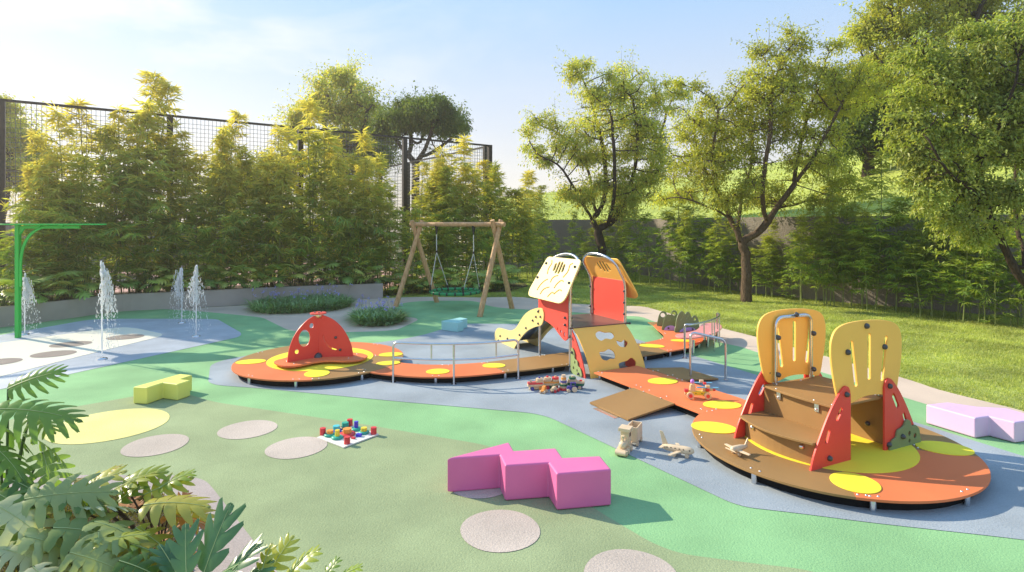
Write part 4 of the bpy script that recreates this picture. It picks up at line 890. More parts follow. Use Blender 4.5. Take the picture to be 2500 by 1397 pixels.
# locomotive + tender
toy('toy_locomotive', 'unpainted wooden toy locomotive with square cab on the blue surface edge', 'toy train', at(1524, 1108), math.radians(62 + 180), [
    ('chassis', 'woodl', [('box', .0, 0, .04, .22, .085, .03)]), ('buffer', 'woodl', [('cyl', .11, 0, .03, .024, .10, 'Y')]), ('boiler', 'woodl', [('lathe', .085, 0, .085, [(.001, 0), (.02, -.004), (.034, -.014), (.038, -.04), (.038, -.12)], (1, 0, 0))]),
    ('chimney', 'woodl', [('lathe', .045, 0, .115, [(.01, 0), (.01, .035), (.018, .05), (.018, .06)])]), ('cab', 'woodl', [('box', -.055, 0, .125, .085, .085, .15)]), ('window', 'dark', [('box', -.055, 0, .165, .045, .087, .045)]), ('cab_roof', 'woodl', [('box', -.05, 0, .215, .12, .115, .032)])]
    + wheels('woodl', [-.07, .02, .085], .05, .026, .026, .016), scale=1.12)
toy('toy_wagon', 'unpainted wooden open toy wagon coupled behind the locomotive', 'toy train', at(1549, 1085), math.radians(62 + 180), [
    ('floor', 'woodl', [('box', 0, 0, .045, .20, .085, .02)]), ('tub', 'woodl', [('box', .095, 0, .12, .012, .105, .14), ('box', -.095, 0, .12, .012, .105, .14), ('box', 0, .05, .12, .18, .012, .14), ('box', 0, -.05, .12, .18, .012, .14)]), ('coupling', 'woodl', [('box', .13, 0, .04, .06, .02, .015)])]
    + wheels('woodl', [-.07, .07], .05, .026, .026, .016), scale=1.12)
# airliner and propeller plane
toy('toy_airplane', 'wooden toy airliner with drilled cabin windows on the blue surface', 'toy airplane', at(1655, 1117), math.radians(-28), [
    ('fuselage', 'woodl', [('lathe', .0, 0, .07, [(.001, -.16), (.018, -.155), (.03, -.12), (.037, -.06), (.038, .08), (.034, .12), (.022, .148), (.001, .16)], (1, 0, 0))]),
    ('wing', 'woodl', [('poly', 'xy', [(.06, 0), (.01, .0), (-.06, .17), (-.03, .175)], .052, .064)]), ('wing', 'woodl', [('poly', 'xy', [(.06, 0), (.01, .0), (-.06, -.17), (-.03, -.175)], .052, .064)]),
    ('tail_fin', 'woodl', [('poly', 'xz', [(-.15, .085), (-.09, .085), (-.15, .22), (-.18, .225)], -.006, .006)]), ('tailplane', 'woodl', [('poly', 'xy', [(-.11, 0), (-.14, .09), (-.17, .09), (-.155, 0), (-.17, -.09), (-.14, -.09)], .078, .088)]),
    ('cabin_window', 'dark', [('cyl', x, -.034, .083, .006, .012, (0, 1, -.35)) for x in (-.10, -.06, -.02, .02, .06, .12)]),
    ('wheel', 'woodl', [('cyl', .09, -.014, .02, .02, .014, 'Y')]), ('wheel', 'woodl', [('cyl', -.03, .035, .02, .02, .014, 'Y')]), ('wheel', 'woodl', [('cyl', -.03, -.035, .02, .02, .014, 'Y')]), ('strut', 'woodl', [('box', .09, 0, .035, .012, .012, .03), ('box', -.03, 0, .035, .012, .06, .02)])], scale=1.08)
toy('toy_airplane', 'small wooden propeller plane standing on the brown platform edge', 'toy airplane', (*G(1803, 1109, ZT), ZT), math.radians(205), [
    ('fuselage', 'woodl', [('lathe', .0, 0, .06, [(.001, -.12), (.012, -.115), (.022, -.08), (.03, -.02), (.031, .06), (.024, .09), (.001, .10)], (1, 0, 0))]),
    ('wing', 'woodl', [('poly', 'xy', [(.055, 0), (.0, 0), (.0, .15), (.03, .155)], .044, .054)]), ('wing', 'woodl', [('poly', 'xy', [(.055, 0), (.0, 0), (.0, -.15), (.03, -.155)], .044, .054)]),
    ('tail_fin', 'woodl', [('poly', 'xz', [(-.115, .06), (-.075, .07), (-.12, .14), (-.13, .14)], -.005, .005)]), ('propeller', 'woodl', [('box', .108, 0, .06, .008, .12, .012)]),
    ('wheel', 'woodl', [('cyl', .03, -.04, .016, .016, .014, 'Y')]), ('wheel', 'woodl', [('cyl', .03, .04, .016, .016, .014, 'Y')]), ('axle', 'woodl', [('cyl', .03, 0, .018, .006, .08, 'Y'), ('box', .03, 0, .032, .01, .05, .03)])], scale=1.05)
# wooden build-it car
toy('toy_helicopter_car', 'yellow wooden construction toy car with red hubs and blue rotor strips on the orange walkway', 'toy car', (*G(1704, 972, ZT), ZT), -.06, [
    ('body', 'tyellow', [('box', 0, 0, .06, .24, .05, .045)]), ('bolt_hole', 'dark', [('cyl', -.03, -.026, .062, .006, .003, 'Y'), ('cyl', .04, -.026, .062, .006, .003, 'Y')]),
    ('seat_block', 'wood', [('box', -.065, 0, .11, .06, .05, .06), ('box', -.065, 0, .15, .05, .045, .02), ('cyl', -.065, 0, .165, .014, .02, 'Z')]), ('head', 'tpurple', [('ball', -.065, 0, .195, .025, (1, 1, 1.15))]), ('nut', 'tred', [('box', -.135, 0, .088, .045, .045, .035)]),
    ('mast_block', 'wood', [('box', .065, 0, .105, .035, .045, .06)]), ('nose', 'tred', [('box', .11, 0, .10, .04, .04, .035), ('cyl', .185, 0, .10, .014, .03, 'X')]), ('shaft', 'wood', [('cyl', .155, 0, .10, .015, .03, 'X')]),
    ('rotor_strip', 'tsky', [('box', .10, -.045, .138, .25, .028, .01)]), ('rotor_strip', 'tsky', [('box', .06, .055, .168, .24, .028, .01)]), ('nut', 'woodl', [('box', .10, -.045, .155, .045, .035, .024)]), ('nut', 'woodl', [('box', .055, .055, .187, .045, .035, .026)]), ('nut', 'tred', [('box', .078, .0, .175, .032, .03, .024)])]
    + wheels('woodl', [-.10, .10], .055, .042, .042, .02, 'tred'), scale=1.15)
# peg board
c = G(850, 1070); a = math.atan2(G(845.8, 1094.2)[1] - G(778.6, 1069)[1], G(845.8, 1094.2)[0] - G(778.6, 1069)[0])
PB = thing('peg_board', 'square white shape sorting board with coloured pegs and rings on the olive surface', 'toy board', (*c, .0165), a)
MB().box((0, 0, .008), (.50, .50, .014)).build('board', M['twhite'], PB, bevel=.002)
def bl_(px, py): w = Vector(G(px, py)) - Vector(c); return (w.x * math.cos(a) + w.y * math.sin(a), -w.x * math.sin(a) + w.y * math.cos(a))
zz = lambda x, y: (700 + x / 8.333, 1000 + y / 8.333)
for (x, y, m_, r_, h_) in [(735, 565, 'tred', .034, .078), (1285, 380, 'tred', .034, .078), (1770, 550, 'tred', .034, .078), (1228, 750, 'tred', .034, .078)]:
    q = bl_(*zz(x, y)); MB().cyl((*q, .015 + h_ / 2), r_, h_).build('peg', M[m_], PB, bevel=.003)
for (x, y, m1, r1, m2, r2, h2) in [(880, 585, 'tteal', .068, 'torange', .038, .04), (1010, 510, 'tviolet', .060, 'tcyan', .040, .055), (1190, 440, 'tblack', .062, 'tteal', .040, .055), (1415, 465, 'tteal', .066, 'tviolet', .025, .085), (1570, 535, 'tteal', .064, 'tyellow', .036, .045),
                                    (1230, 570, 'tred', .095, 'torange', .050, .055), (1030, 640, 'tteal', .068, 'tyellow', .027, .08)]:
    q = bl_(*zz(x, y)); MB().lathe((*q, .015), [(r1 * .95, 0), (r1, .008), (r1, .018), (r1 * .8, .026), (r1 * .3, .028)], 24).build('ring', M[m1], PB)
    h2 *= .85; MB().cyl((*q, .043 + h2 / 2), r2, h2).build('peg', M[m2], PB, bevel=.003)
q = bl_(*zz(1470, 600)); MB().box((*q, .03), (.06, .045, .032), .5).build('block', M['tviolet'], PB, bevel=.002)
q = bl_(*zz(1355, 650)); MB().box((*q, .025), (.045, .03, .02), .2).build('block', M['tred'], PB, bevel=.002)
# ================================================================== VEGETATION
LM = {}
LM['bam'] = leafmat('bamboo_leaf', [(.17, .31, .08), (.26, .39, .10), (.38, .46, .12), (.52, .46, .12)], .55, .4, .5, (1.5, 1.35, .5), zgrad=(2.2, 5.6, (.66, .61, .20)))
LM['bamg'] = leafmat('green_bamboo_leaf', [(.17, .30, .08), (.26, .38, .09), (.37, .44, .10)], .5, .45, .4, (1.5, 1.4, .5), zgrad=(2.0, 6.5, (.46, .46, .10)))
LM['treea'] = leafmat('fresh_tree_leaf', [(.31, .40, .08), (.42, .50, .11), (.54, .57, .14), (.64, .55, .14)], .55, .5, .35, (1.4, 1.3, .5))
LM['treeg'] = leafmat('pale_green_tree_leaf', [(.24, .32, .07), (.35, .42, .10), (.48, .50, .14)], .45, .45, .4, (1.35, 1.3, .5))
LM['treeb'] = leafmat('olive_tree_leaf', [(.31, .37, .07), (.43, .47, .10), (.55, .54, .13)], .55, .5, .35, (1.4, 1.3, .45))
LM['treed'] = leafmat('dark_tree_leaf', [(.09, .15, .03), (.14, .21, .045), (.24, .28, .06)], .4, .5, .35, (1.3, 1.3, .5))
LM['phil'] = leafmat('philodendron_leaf', [(.16, .28, .07), (.26, .40, .10), (.42, .50, .12), (.62, .58, .15)], .3, .32, .5, (1.4, 1.4, .4))
LM['mon'] = leafmat('monstera_leaf', [(.09, .19, .04), (.16, .28, .06), (.30, .40, .10)], .38, .32, .4, (1.3, 1.5, .5))
LM['philf'] = leafmat('yellowish_philodendron_leaf', [(.09, .18, .03), (.18, .28, .04), (.30, .38, .05), (.46, .46, .08), (.50, .30, .07), (.45, .14, .05)], .4, .3, .5, (1.4, 1.4, .4))
LM['pale'] = leafmat('painted_sheen_leaf', [(.13, .23, .05), (.22, .32, .08), (.42, .48, .20), (.68, .68, .42)], .4, .32, .4, (1.2, 1.2, .6))  # whitish tones put the glossy sheen of the leaves into their colour
LM['deep'] = leafmat('deep_green_leaf', [(.05, .13, .05), (.08, .18, .07), (.12, .23, .09)], .25, .3, .5, (1.3, 1.4, .5))
LM['dry'] = leafmat('dry_leaf', [(.30, .09, .03), (.45, .22, .09), (.38, .14, .05)], .2, .6, .2, (1.3, 1, .6))
LM['strap'] = leafmat('strap_leaf', [(.16, .27, .12), (.23, .36, .16), (.33, .46, .20)], .3, .4, .4, (1.2, 1.4, .5))
LM['flower'] = leafmat('violet_petal', [(.34, .31, .66), (.50, .48, .78)], .3, .5, .3, (1.1, 1.1, 1.2))
LM['grass'] = leafmat('grass_blade', [(.32, .40, .08), (.44, .50, .11), (.56, .58, .17), (.24, .32, .06)], .35, .5, .3, (1.3, 1.3, .5))
M['culm'] = mat('bamboo_culm', (.20, .24, .07), rough=.4, var=.15, vscale=4)
M['rib'] = mat('pale_midrib', (.42, .50, .20), rough=.5)
M['stalk'] = mat('green_stalk', (.06, .13, .03), rough=.4)
M['stemb'] = mat('brown_stem', (.07, .035, .02), rough=.7)

def unit(v): return v / np.maximum(np.linalg.norm(v, axis=-1, keepdims=True), 1e-9)
def leaf_arrays(P, Dr, Nn, L, Wd, droop=.15):
    """pointed leaves folded along the midrib: P base points, Dr directions, Nn approx normals"""
    n = len(P); Dr = unit(Dr); S = unit(np.cross(Dr, Nn)); Nr = np.cross(S, Dr); L = np.broadcast_to(np.asarray(L, float), (n,))[:, None]; Wd = np.broadcast_to(np.asarray(Wd, float), (n,))[:, None]
    a = P; m = P + Dr * L * .42; t = P + Dr * L - np.array([0, 0, 1]) * L * droop
    l = m + S * Wd / 2 + Nr * Wd * .18; r = m - S * Wd / 2 + Nr * Wd * .18
    V = np.stack([a, l, t, r], 1).reshape(-1, 3); i = np.arange(n)[:, None] * 4
    return V, np.concatenate([i + np.array([0, 1, 2]), i + np.array([0, 2, 3])], 0)
def rdir(n, zlo=-1, zhi=1):
    a = rng.uniform(0, 2 * PI, n); z = rng.uniform(zlo, zhi, n); s = np.sqrt(np.maximum(0, 1 - z * z)); return np.stack([s * np.cos(a), s * np.sin(a), z], 1)

ORD = ['first', 'second', 'third', 'fourth', 'fifth', 'sixth', 'seventh', 'eighth', 'ninth', 'tenth', 'eleventh', 'twelfth', 'thirteenth', 'fourteenth', 'fifteenth', 'sixteenth', 'seventeenth', 'eighteenth', 'nineteenth', 'twentieth']
ORD += ['twenty-' + o for o in ORD[:9]] + ['thirtieth'] + ['thirty-' + o for o in ORD[:9]] + ['fortieth']
# ---- bamboo
def make_bamboo(name, h, ncul, spread, mt, seed, leafl=.2, low=.08, dens=1.0):
    r = np.random.default_rng(seed); m = MB(); LP, LD = [], []
    for c in range(ncul):
        a = r.uniform(0, 2 * PI); rr = spread * r.uniform(.0, .35); b = np.array([rr * math.cos(a), rr * math.sin(a), 0]); hh = h * (1 if c == 0 else r.uniform(.6, .95)); lean = np.array([math.cos(a), math.sin(a), 0]) * r.uniform(.0, .09) * hh
        pts = [b + lean * (t * t) + np.array([0, 0, hh * t]) for t in np.linspace(0, 1, 9)]
        m.tube([tuple(p) for p in pts], [.022 * (1 - .8 * t) * (h / 5) ** .5 + .003 for t in np.linspace(0, 1, 9)], 5, False)
        for z_ in np.arange(.3, hh * .9, .3): t = z_ / hh; p = b + lean * t * t + np.array([0, 0, z_]); m.tube([(p[0], p[1], p[2] - .008), (p[0], p[1], p[2] + .008)], .028 * (1 - .75 * t) * (h / 5) ** .5 + .002, 5, False)
        z = hh * low
        while z < hh:
            t = z / hh; prof = (.22 + .78 * min(t / .4, 1)) * (1 - max(0, (t - .45) / .55)) ** .8 + .10
            nb = (3 if t > .55 else 2) if dens >= 1 else 2
            for _ in range(nb):
                az = r.uniform(0, 2 * PI); bl = spread * prof * r.uniform(.55, 1.15); el = r.uniform(.1, .75) + (.5 if t > .85 else 0)
                p0 = b + lean * t * t + np.array([0, 0, z]); dr = np.array([math.cos(az) * math.cos(el), math.sin(az) * math.cos(el), math.sin(el)])
                mid = p0 + dr * bl * .55; end = p0 + dr * bl - np.array([0, 0, 1]) * bl * .18
                m.tube([tuple(p0), tuple(mid), tuple(end)], [.005, .003, .0015], 3, False)
                nt = max(2, int(bl / .19 * dens))
                for k in range(nt):
                    s = .25 + .75 * (k + r.uniform(0, 1)) / nt; q = p0 + dr * bl * s - np.array([0, 0, 1]) * bl * .18 * s * s + r.normal(0, .035, 3)
                    tw = unit(dr * np.array([1, 1, .3]) + r.normal(0, .55, 3)); nl = r.integers(5, 8)
                    up = np.array([0, 0, 1.0]); sd = unit(np.cross(tw, up)); 
                    for j in range(nl):
                        an = (j / (nl - 1) - .5) * 2.3 + r.normal(0, .12); d = tw * math.cos(an) + sd * math.sin(an); d = d + np.array([0, 0, r.uniform(-.55, .15)])
                        LP.append(q); LD.append(d)
            z += .20 * (1 if t < .7 else .75) / max(dens, .5)
    LP = np.array(LP); LD = np.array(LD); n = len(LP); NN = unit(np.array([0, 0, 1]) + rng.normal(0, .3, (n, 3)))
    V, Fc = leaf_arrays(LP, LD, NN, leafl * rng.uniform(.6, 1.15, n), leafl * .115 * rng.uniform(.8, 1.3, n), .12)
    root = thing(name, None, None); cm = m.mesh('culm'); cm.materials.append(M['culm']); link('culm', cm, root); link('foliage', npmesh('foliage', V, Fc, mt), root)
    return root, n
def bare(o):
    for ch in list(o.children): bare(ch)
    bpy.data.objects.remove(o)
protoL = [make_bamboo('bamboo', 5, 2, 1.05, LM['bam'], s, .33, low=.20)[0] for s in (1, 2, 3, 5, 6)] + [make_bamboo('bamboo', 5, 2, .75, LM['bam'], 4, .34, low=.20)[0]]
protoG = [make_bamboo('bamboo', 5, 2, .9, LM['bamg'], s, .32, low=.20)[0] for s in (11, 12)]
protoS = [make_bamboo('bamboo', 3, 2, .55, LM['bamg'], s, leafl=.27, dens=.75)[0] for s in (21, 22, 23)]
used = set()
def put_bamboo(protos, hp_, x, y, h, label, group, tilt=0):
    p = random.choice(protos)
    o = copy_tree(p); o.location = (x, y, .02); s = h / hp_; wv = (s ** .6) if s < 1 else s ** .8; o.scale = (wv, wv, s); wv *= random.uniform(.8, 1.2); o.scale = (wv, wv, s); o.rotation_euler = (random.gauss(0, .04), random.gauss(0, .04) + tilt, random.uniform(0, 6.28))
    tag(o, label, 'bamboo', group); return o
# left row: (pixel x, pixel y of the top, metres behind the planter line)
def dpl(px):
    best = 9
    for p in pl:
        qx = HX + F * p.x / p.y
        if abs(qx - px) < 60 or (px > 935 and p is pl[-1]): best = min(best, -((p.x - FP0.x) * fn.x + (p.y - FP0.y) * fn.y))
    return best if best < 9 else 2.6
def on_line(px, off):                                # point off metres in front of the court fence, seen at pixel column px
    k = (px - HX) / F; P = FP0 - fn * off            # solve P + fd*t with x = k*y
    t = (k * P.y - P.x) / (fd.x - k * fd.y); q = P + fd * t; return q
gl = 'bamboo clumps planted along the court fence'
DESC = {100: 'yellowish bamboo clump at the left end of the row by the fence', 262: 'tallest golden topped bamboo clump left of the row behind the splash pad', 350: 'second tallest bamboo clump with a pointed golden top'}
LB = [(130, 415, 1.3), (172, 395, 1.7), (330, 325, 1.2), (487, 400, 1.2), (530, 380, 1.7), (602, 372, 1.3), (650, 398, 1.7), (800, 345, 1.2), (835, 440, 1.6), (870, 400, 1.8), (912, 415, 1.2), (1052, 400, 1.3), (1090, 420, 1.7), (1130, 415, 1.2), (1190, 405, 1.6), (1258, 425, 1.3), (30, 520, 1.6), (75, 400, 1.2), (110, 335, 1.4), (150, 380, 1.8), (190, 290, 1.5), (225, 250, 1.0), (262, 152, 1.5), (300, 270, 1.9), (350, 205, 1.3), (375, 300, 1.8), (428, 345, 1.2), (465, 330, 1.9), (510, 272, 1.4), (545, 350, 1.8),
      (578, 325, 1.1), (630, 318, 1.5), (668, 370, 1.9), (690, 470, 1.2), (762, 335, 1.7), (780, 262, 1.4), (820, 390, 1.8), (850, 395, 1.2), (895, 335, 1.6), (930, 455, 1.9), (945, 395, 1.3), (1012, 400, 1.7), (1035, 420, 1.2), (1070, 372, 1.6), (1105, 400, 1.9),
      (1140, 352, 1.4), (1170, 430, 1.8), (1210, 400, 1.0), (1240, 420, 1.5)]
LB.sort(); ORD += ['forty-' + o for o in ORD[:9]] + ['fiftieth'] + ['fifty-' + o for o in ORD[:9]]; ORD[39] = 'fortieth'
names = ['feathery', 'dense', 'slender', 'broad', 'arching', 'golden', 'airy', 'bushy']
def where(px):
    if px < 60: return 'at the left picture edge'
    if px < 130: return 'between the green post and the left edge'
    if px < 215: return 'behind the left water jet'
    if px < 330: return 'behind the nearest water jet'
    if px < 420: return 'by the second fence post'
    if px < 520: return 'behind the two close water jets'
    if px < 600: return 'right of the two close water jets'
    if px < 705: return 'behind the left end of the flower bed'
    if px < 800: return 'in front of the middle fence post'
    if px < 905: return 'behind the right half of the flower bed'
    if px < 990: return 'left of the swing frame by a fence post'
    if px < 1090: return 'behind the left half of the swing'
    if px < 1180: return 'behind the right half of the swing'
    return 'beyond the right leg of the swing by the corner post'
cnt = {}
for i, (px, py, off) in enumerate(LB):
    dd_ = dpl(px); q = on_line(px, .22 + (off - 1.0) * max(.25, min(dd_ - .75, 1.6))); top = CH + (HY - py) * q.y / F
    w_ = where(px); k = cnt.get(w_, 0); cnt[w_] = k + 1
    put_bamboo(protoL if (i % 5) else protoG, 5, q.x, q.y, top * 1.01, f"{'golden topped' if py < 300 else 'yellow green'} bamboo rising {'above the fence' if py < 235 else 'before the fence mesh'}, {ORD[i]} tall one from the left", gl)
# filler row at half height closer to the planter, same kind
for i, px in enumerate([60, 150, 245, 345, 445, 540, 640, 730, 830, 920, 1000, 1095, 1180]):
    q = on_line(px, max(.5, min(dpl(px) - .7, 2.2))); w_ = where(px)
    put_bamboo(protoG if i % 2 else protoS, 5 if i % 2 else 3, q.x, q.y, [2.7, 2.3, 3.0, 2.5][i % 4], f"low dark green bamboo under the tall ones, {ORD[i]} low one from the left", gl)
# far end beyond the swing, towards the retaining wall
gr_ = 'bamboo growing along the grey retaining wall'
RB_ = [(1262, 470, 27, 'L'), (1295, 430, 28.5, 'L'), (1330, 455, 30, 'L'), (1300, 520, 25.5, 'G'), (1355, 560, 27.5, 'S'), (1405, 520, 27.5, 'G'), (1440, 560, 26.5, 'G'), (1500, 520, 25.5, 'G'), (1545, 545, 25, 'S'), (1575, 480, 23.8, 'G'), (1615, 520, 23.4, 'S'),
       (1650, 470, 22.6, 'G'), (1700, 470, 22.2, 'G'), (1675, 520, 22.0, 'G'), (1530, 530, 25.6, 'G'), (1475, 540, 26.4, 'G'), (1740, 520, 21.0, 'G'), (1800, 540, 20.6, 'G'), (1775, 560, 20.8, 'S'), (1855, 580, 19.8, 'G'), (1890, 540, 19.6, 'G'), (1925, 570, 19.0, 'S'), (1962, 530, 18.2, 'G'), (2000, 480, 17.9, 'G'), (2045, 440, 17.3, 'G'), (2090, 500, 17.2, 'G'), (2120, 520, 16.7, 'G'), (2025, 510, 17.6, 'G'), (2150, 380, 16.6, 'G'),
       (2200, 460, 16.4, 'G'), (2240, 500, 16.0, 'G'), (2262, 530, 15.4, 'G'), (2290, 480, 15.4, 'G'), (2340, 520, 15.1, 'G'), (2362, 545, 14.7, 'G'), (2385, 500, 15.0, 'G'), (2420, 560, 14.3, 'S'), (2465, 520, 14.2, 'G'), (2500, 560, 13.9, 'S'), (2550, 520, 13.6, 'G')]
def wherer(px):
    for lim, s in [(1285, 'just right of the swing frame'), (1345, 'between the swing and the playhouse roof'), (1480, 'behind the playhouse roof'), (1560, 'behind the right roof panel'), (1640, 'above the crocodile boards'), (1720, 'behind the curved steel rail'),
                   (1800, 'left of the forked trunk'), (1900, 'right beside the forked trunk'), (1990, 'behind the left yellow seat back'), (2070, 'between the two yellow seat backs'), (2180, 'behind the right yellow seat back'), (2280, 'right of the right yellow seat back'), (2400, 'under the big right hand tree')]:
        if px < lim: return s
    return 'at the right edge below the leaning trunk'
cnt = {}
for i, (px, py, D, k) in enumerate(RB_):
    x = (px - HX) / F * D; top = CH + (HY - py) * D / F; w_ = wherer(px); c_ = cnt.get(w_, 0); cnt[w_] = c_ + 1
    pr = {'L': (protoL, 5), 'G': (protoG, 5), 'S': (protoS, 3)}[k]
    put_bamboo(*pr, x, D, max(top, 1.6), f"wall side bamboo {w_}, {ORD[i]} from left", gr_)
for p in protoL + protoG + protoS: bare(p)

# ---- trees grown through crown volumes (space colonisation)
def tree(name, label, basep, crown, D, fork_z, mt, barkm, seed, leaf=.11, natt=900, step=.30, nleaf=8, trunk_r=.17, lean=(0, 0), group=None, zs=None, kill=1.7, spreadl=.26, more=.25, limbs=()):
    r = np.random.default_rng(seed); bx, by, bz0 = basep; A_ = []
    vol = [b[2] * b[3] for b in crown]; tot = sum(vol)
    for (px, py, rx, ry, *dd), v in zip(crown, vol):
        d_ = dd[0] if dd else 0; c = np.array(ATD(px, py, D + d_)); k = int(natt * v / tot) + 4; kc = max(3, k // 10); g_ = r.normal(size=(kc, 3)); g_ /= np.linalg.norm(g_, axis=1)[:, None]; g_ *= r.uniform(.2, 1, (kc, 1)) ** (1 / 2.2)
        cc = c + g_ * np.array([rx, (rx + ry) / 2 * 1.0, ry]) * D / F; sg = (rx + ry) / 2 * D / F * .21
        A_.append(cc[r.integers(0, kc, k)] + r.normal(0, 1, (k, 3)) * np.array([sg, sg, sg * .55]))
    A_ = np.concatenate(A_); A_ = A_[A_[:, 2] > bz0 + .8]; TW = A_.copy()
    nodes = [np.array([bx, by, bz0])]; par = [-1]; n = 7
    for k in range(1, n + 1): t = k / n; nodes.append(np.array([bx + lean[0] * t, by + lean[1] * t, bz0 + (fork_z - bz0) * t]) + r.normal(0, .012, 3)); par.append(k - 1)
    for lb in limbs:
        pts_ = [np.array(ATD(q[0], q[1], D + (q[2] if len(q) > 2 else 0))) for q in lb]
        j = min(range(max(0, n - 3), len(nodes)), key=lambda i: np.linalg.norm(nodes[i] - pts_[0]))
        pts_ = [np.array(v) for v in cr([tuple(nodes[j])] + [tuple(p) for p in pts_], 8, False)]; cur = nodes[j]
        for p in pts_:
            if np.linalg.norm(p - cur) > step * .85: cur = p + r.normal(0, .02, 3); nodes.append(cur); par.append(j); j = len(nodes) - 1
    alive = np.ones(len(A_), bool)
    for it in range(160):
        if not alive.any(): break
        kd = kdtree.KDTree(len(nodes)); [kd.insert(v, i) for i, v in enumerate(nodes) if i >= n - 0]; kd.balance()
        acc = {}; best = {}
        for ai in np.nonzero(alive)[0]:
            co, ni, ds = kd.find(A_[ai])
            if ds < step * kill: alive[ai] = False; continue
            acc.setdefault(ni, []).append(A_[ai])
        if not acc: break
        new = 0
        for ni, lst in acc.items():
            d = unit(np.array([unit(a - nodes[ni]) for a in lst]).sum(0) + r.normal(0, .16 * len(lst) ** .5, 3) + np.array([0, 0, .06]));
            q = nodes[ni] + d * step
            nodes.append(q); par.append(ni); new += 1
        if len(nodes) > 5200: break
    N = len(nodes); P = np.array(nodes); ch = [[] for _ in range(N)]
    for i in range(1, N): ch[par[i]].append(i)
    w = np.zeros(N)
    for i in range(N - 1, -1, -1): w[i] = sum(w[c] for c in ch[i]) if ch[i] else 1
    R = .008 + (trunk_r - .008) * (w / w[0]) ** .5; R[:n] *= np.linspace(1.25, 1, n)
    m = MB(); done = set()
    def chain(i):
        idx = [i]; j = i
        while ch[j]: j = max(ch[j], key=lambda c: w[c]); idx.append(j)
        return idx
    stack = [(0, None)]
    while stack:
        i, p = stack.pop(); idx = chain(i); pts = ([nodes[p]] if p is not None else []) + [nodes[k] for k in idx]; rs = ([min(R[idx[0]], R[p])] if p is not None else []) + [R[k] for k in idx]
        for k in idx:
            for c in ch[k]:
                if c not in idx: stack.append((c, k))
        if len(pts) > 3: 
            for _ in range(1): pts = [pts[0]] + [(pts[q - 1] + pts[q] * 2 + pts[q + 1]) / 4 if q > (n if p is None else 1) else pts[q] for q in range(1, len(pts) - 1)] + [pts[-1]]
        if len(pts) > 1: m.tube([tuple(q) for q in pts], [float(x) for x in rs], 8 if rs[0] > .05 else (5 if rs[0] > .02 else 3), False)
    # twigs: one to each point the crown reaches, plus finer ones around it
    kd = kdtree.KDTree(N - n); [kd.insert(P[i], i) for i in range(n, N)]; kd.balance(); sites = []; dirs = []
    ex = TW[r.integers(0, len(TW), int(len(TW) * more))] + r.normal(0, 1, (int(len(TW) * more), 3)) * step * 1.5
    for a in np.concatenate([TW, ex]):
        co, ni, ds = kd.find(a); b_ = P[ni]; v = a - b_
        if ds > step * 4: continue
        if ds < step * .6: v = unit(v + 1e-6) * step * r.uniform(.6, 1.2)
        md = b_ + v * .5 + r.normal(0, .04, 3) * step * 2 + np.array([0, 0, .05 * ds]); e_ = b_ + v
        m.tube([tuple(b_), tuple(md), tuple(e_)], [.009, .006, .003], 3, False)
        for t_ in (.45, .75, 1.0): sites.append(b_ + v * t_ + (md - b_ - v * .5) * 4 * t_ * (1 - t_)); dirs.append(v)
    sites = np.array(sites); dirs = unit(np.array(dirs)); base_ = np.repeat(sites, nleaf, 0); out = np.repeat(dirs, nleaf, 0)
    k = len(base_); off = np.clip(r.normal(0, 1, (k, 3)), -1.7, 1.7) * spreadl * .42; off[:, 2] *= .75; pos = base_ + off
    d = unit(out * .7 + r.normal(0, .7, (k, 3)) + np.array([0, 0, -.35])); nrm_ = unit(np.array([0, 0, 1]) + r.normal(0, .45, (k, 3)))
    V_, Fc_ = leaf_arrays(pos, d, nrm_, leaf * r.uniform(.6, 1.25, k), leaf * .5 * r.uniform(.8, 1.2, k), .2)
    T = thing(name, label, 'tree', (bx, by, bz0), 0, group); cm = m.mesh('trunk', (bx, by, bz0)); cm.materials.append(barkm); link('trunk', cm, T)
    link('crown', npmesh('crown', V_ - np.array([bx, by, bz0]), Fc_, mt), T); print(label, N, k); return T
b = G(1822, 737)
tree('tree', 'forked tree with a bare grey brown trunk standing alone on the lawn', (*b, 0), [(1735, 300, 85, 65), (1870, 175, 75, 65), (1850, 270, 110, 80), (1700, 400, 80, 60), (1960, 240, 90, 80), (2020, 140, 45, 60), (2080, 215, 80, 65), (1990, 370, 100, 70), (1760, 470, 85, 45, -.8), (1655, 470, 45, 35), (1880, 470, 80, 40, .8), (2040, 470, 70, 40), (1930, 110, 35, 40), (1690, 200, 30, 22), (1800, 330, 90, 80)],
     18.5, 1.55, LM['treeb'], M['bark'], 5, leaf=.095, natt=2500, step=.26, nleaf=6, limbs=[[(1795,560),(1760,480,.3),(1715,400,.5),(1690,320,.5)],[(1850,572),(1900,500),(1960,425,-.4),(2000,360,-.6),(2055,250,-.6)],[(1800,560),(1812,470,.6),(1838,380,1),(1828,290,1)],[(1868,540),(1862,440,-.6),(1882,330,-.8),(1885,200,-.6)],[(1895,510),(1960,495,.8),(2040,462,1)],[(1780,530),(1720,500,-.6),(1650,482,-.8)],[(1940,440),(1960,330,.5),(1985,240,.6)],[(1745,450),(1740,360,-.5),(1760,260,-.8)]], trunk_r=.145)
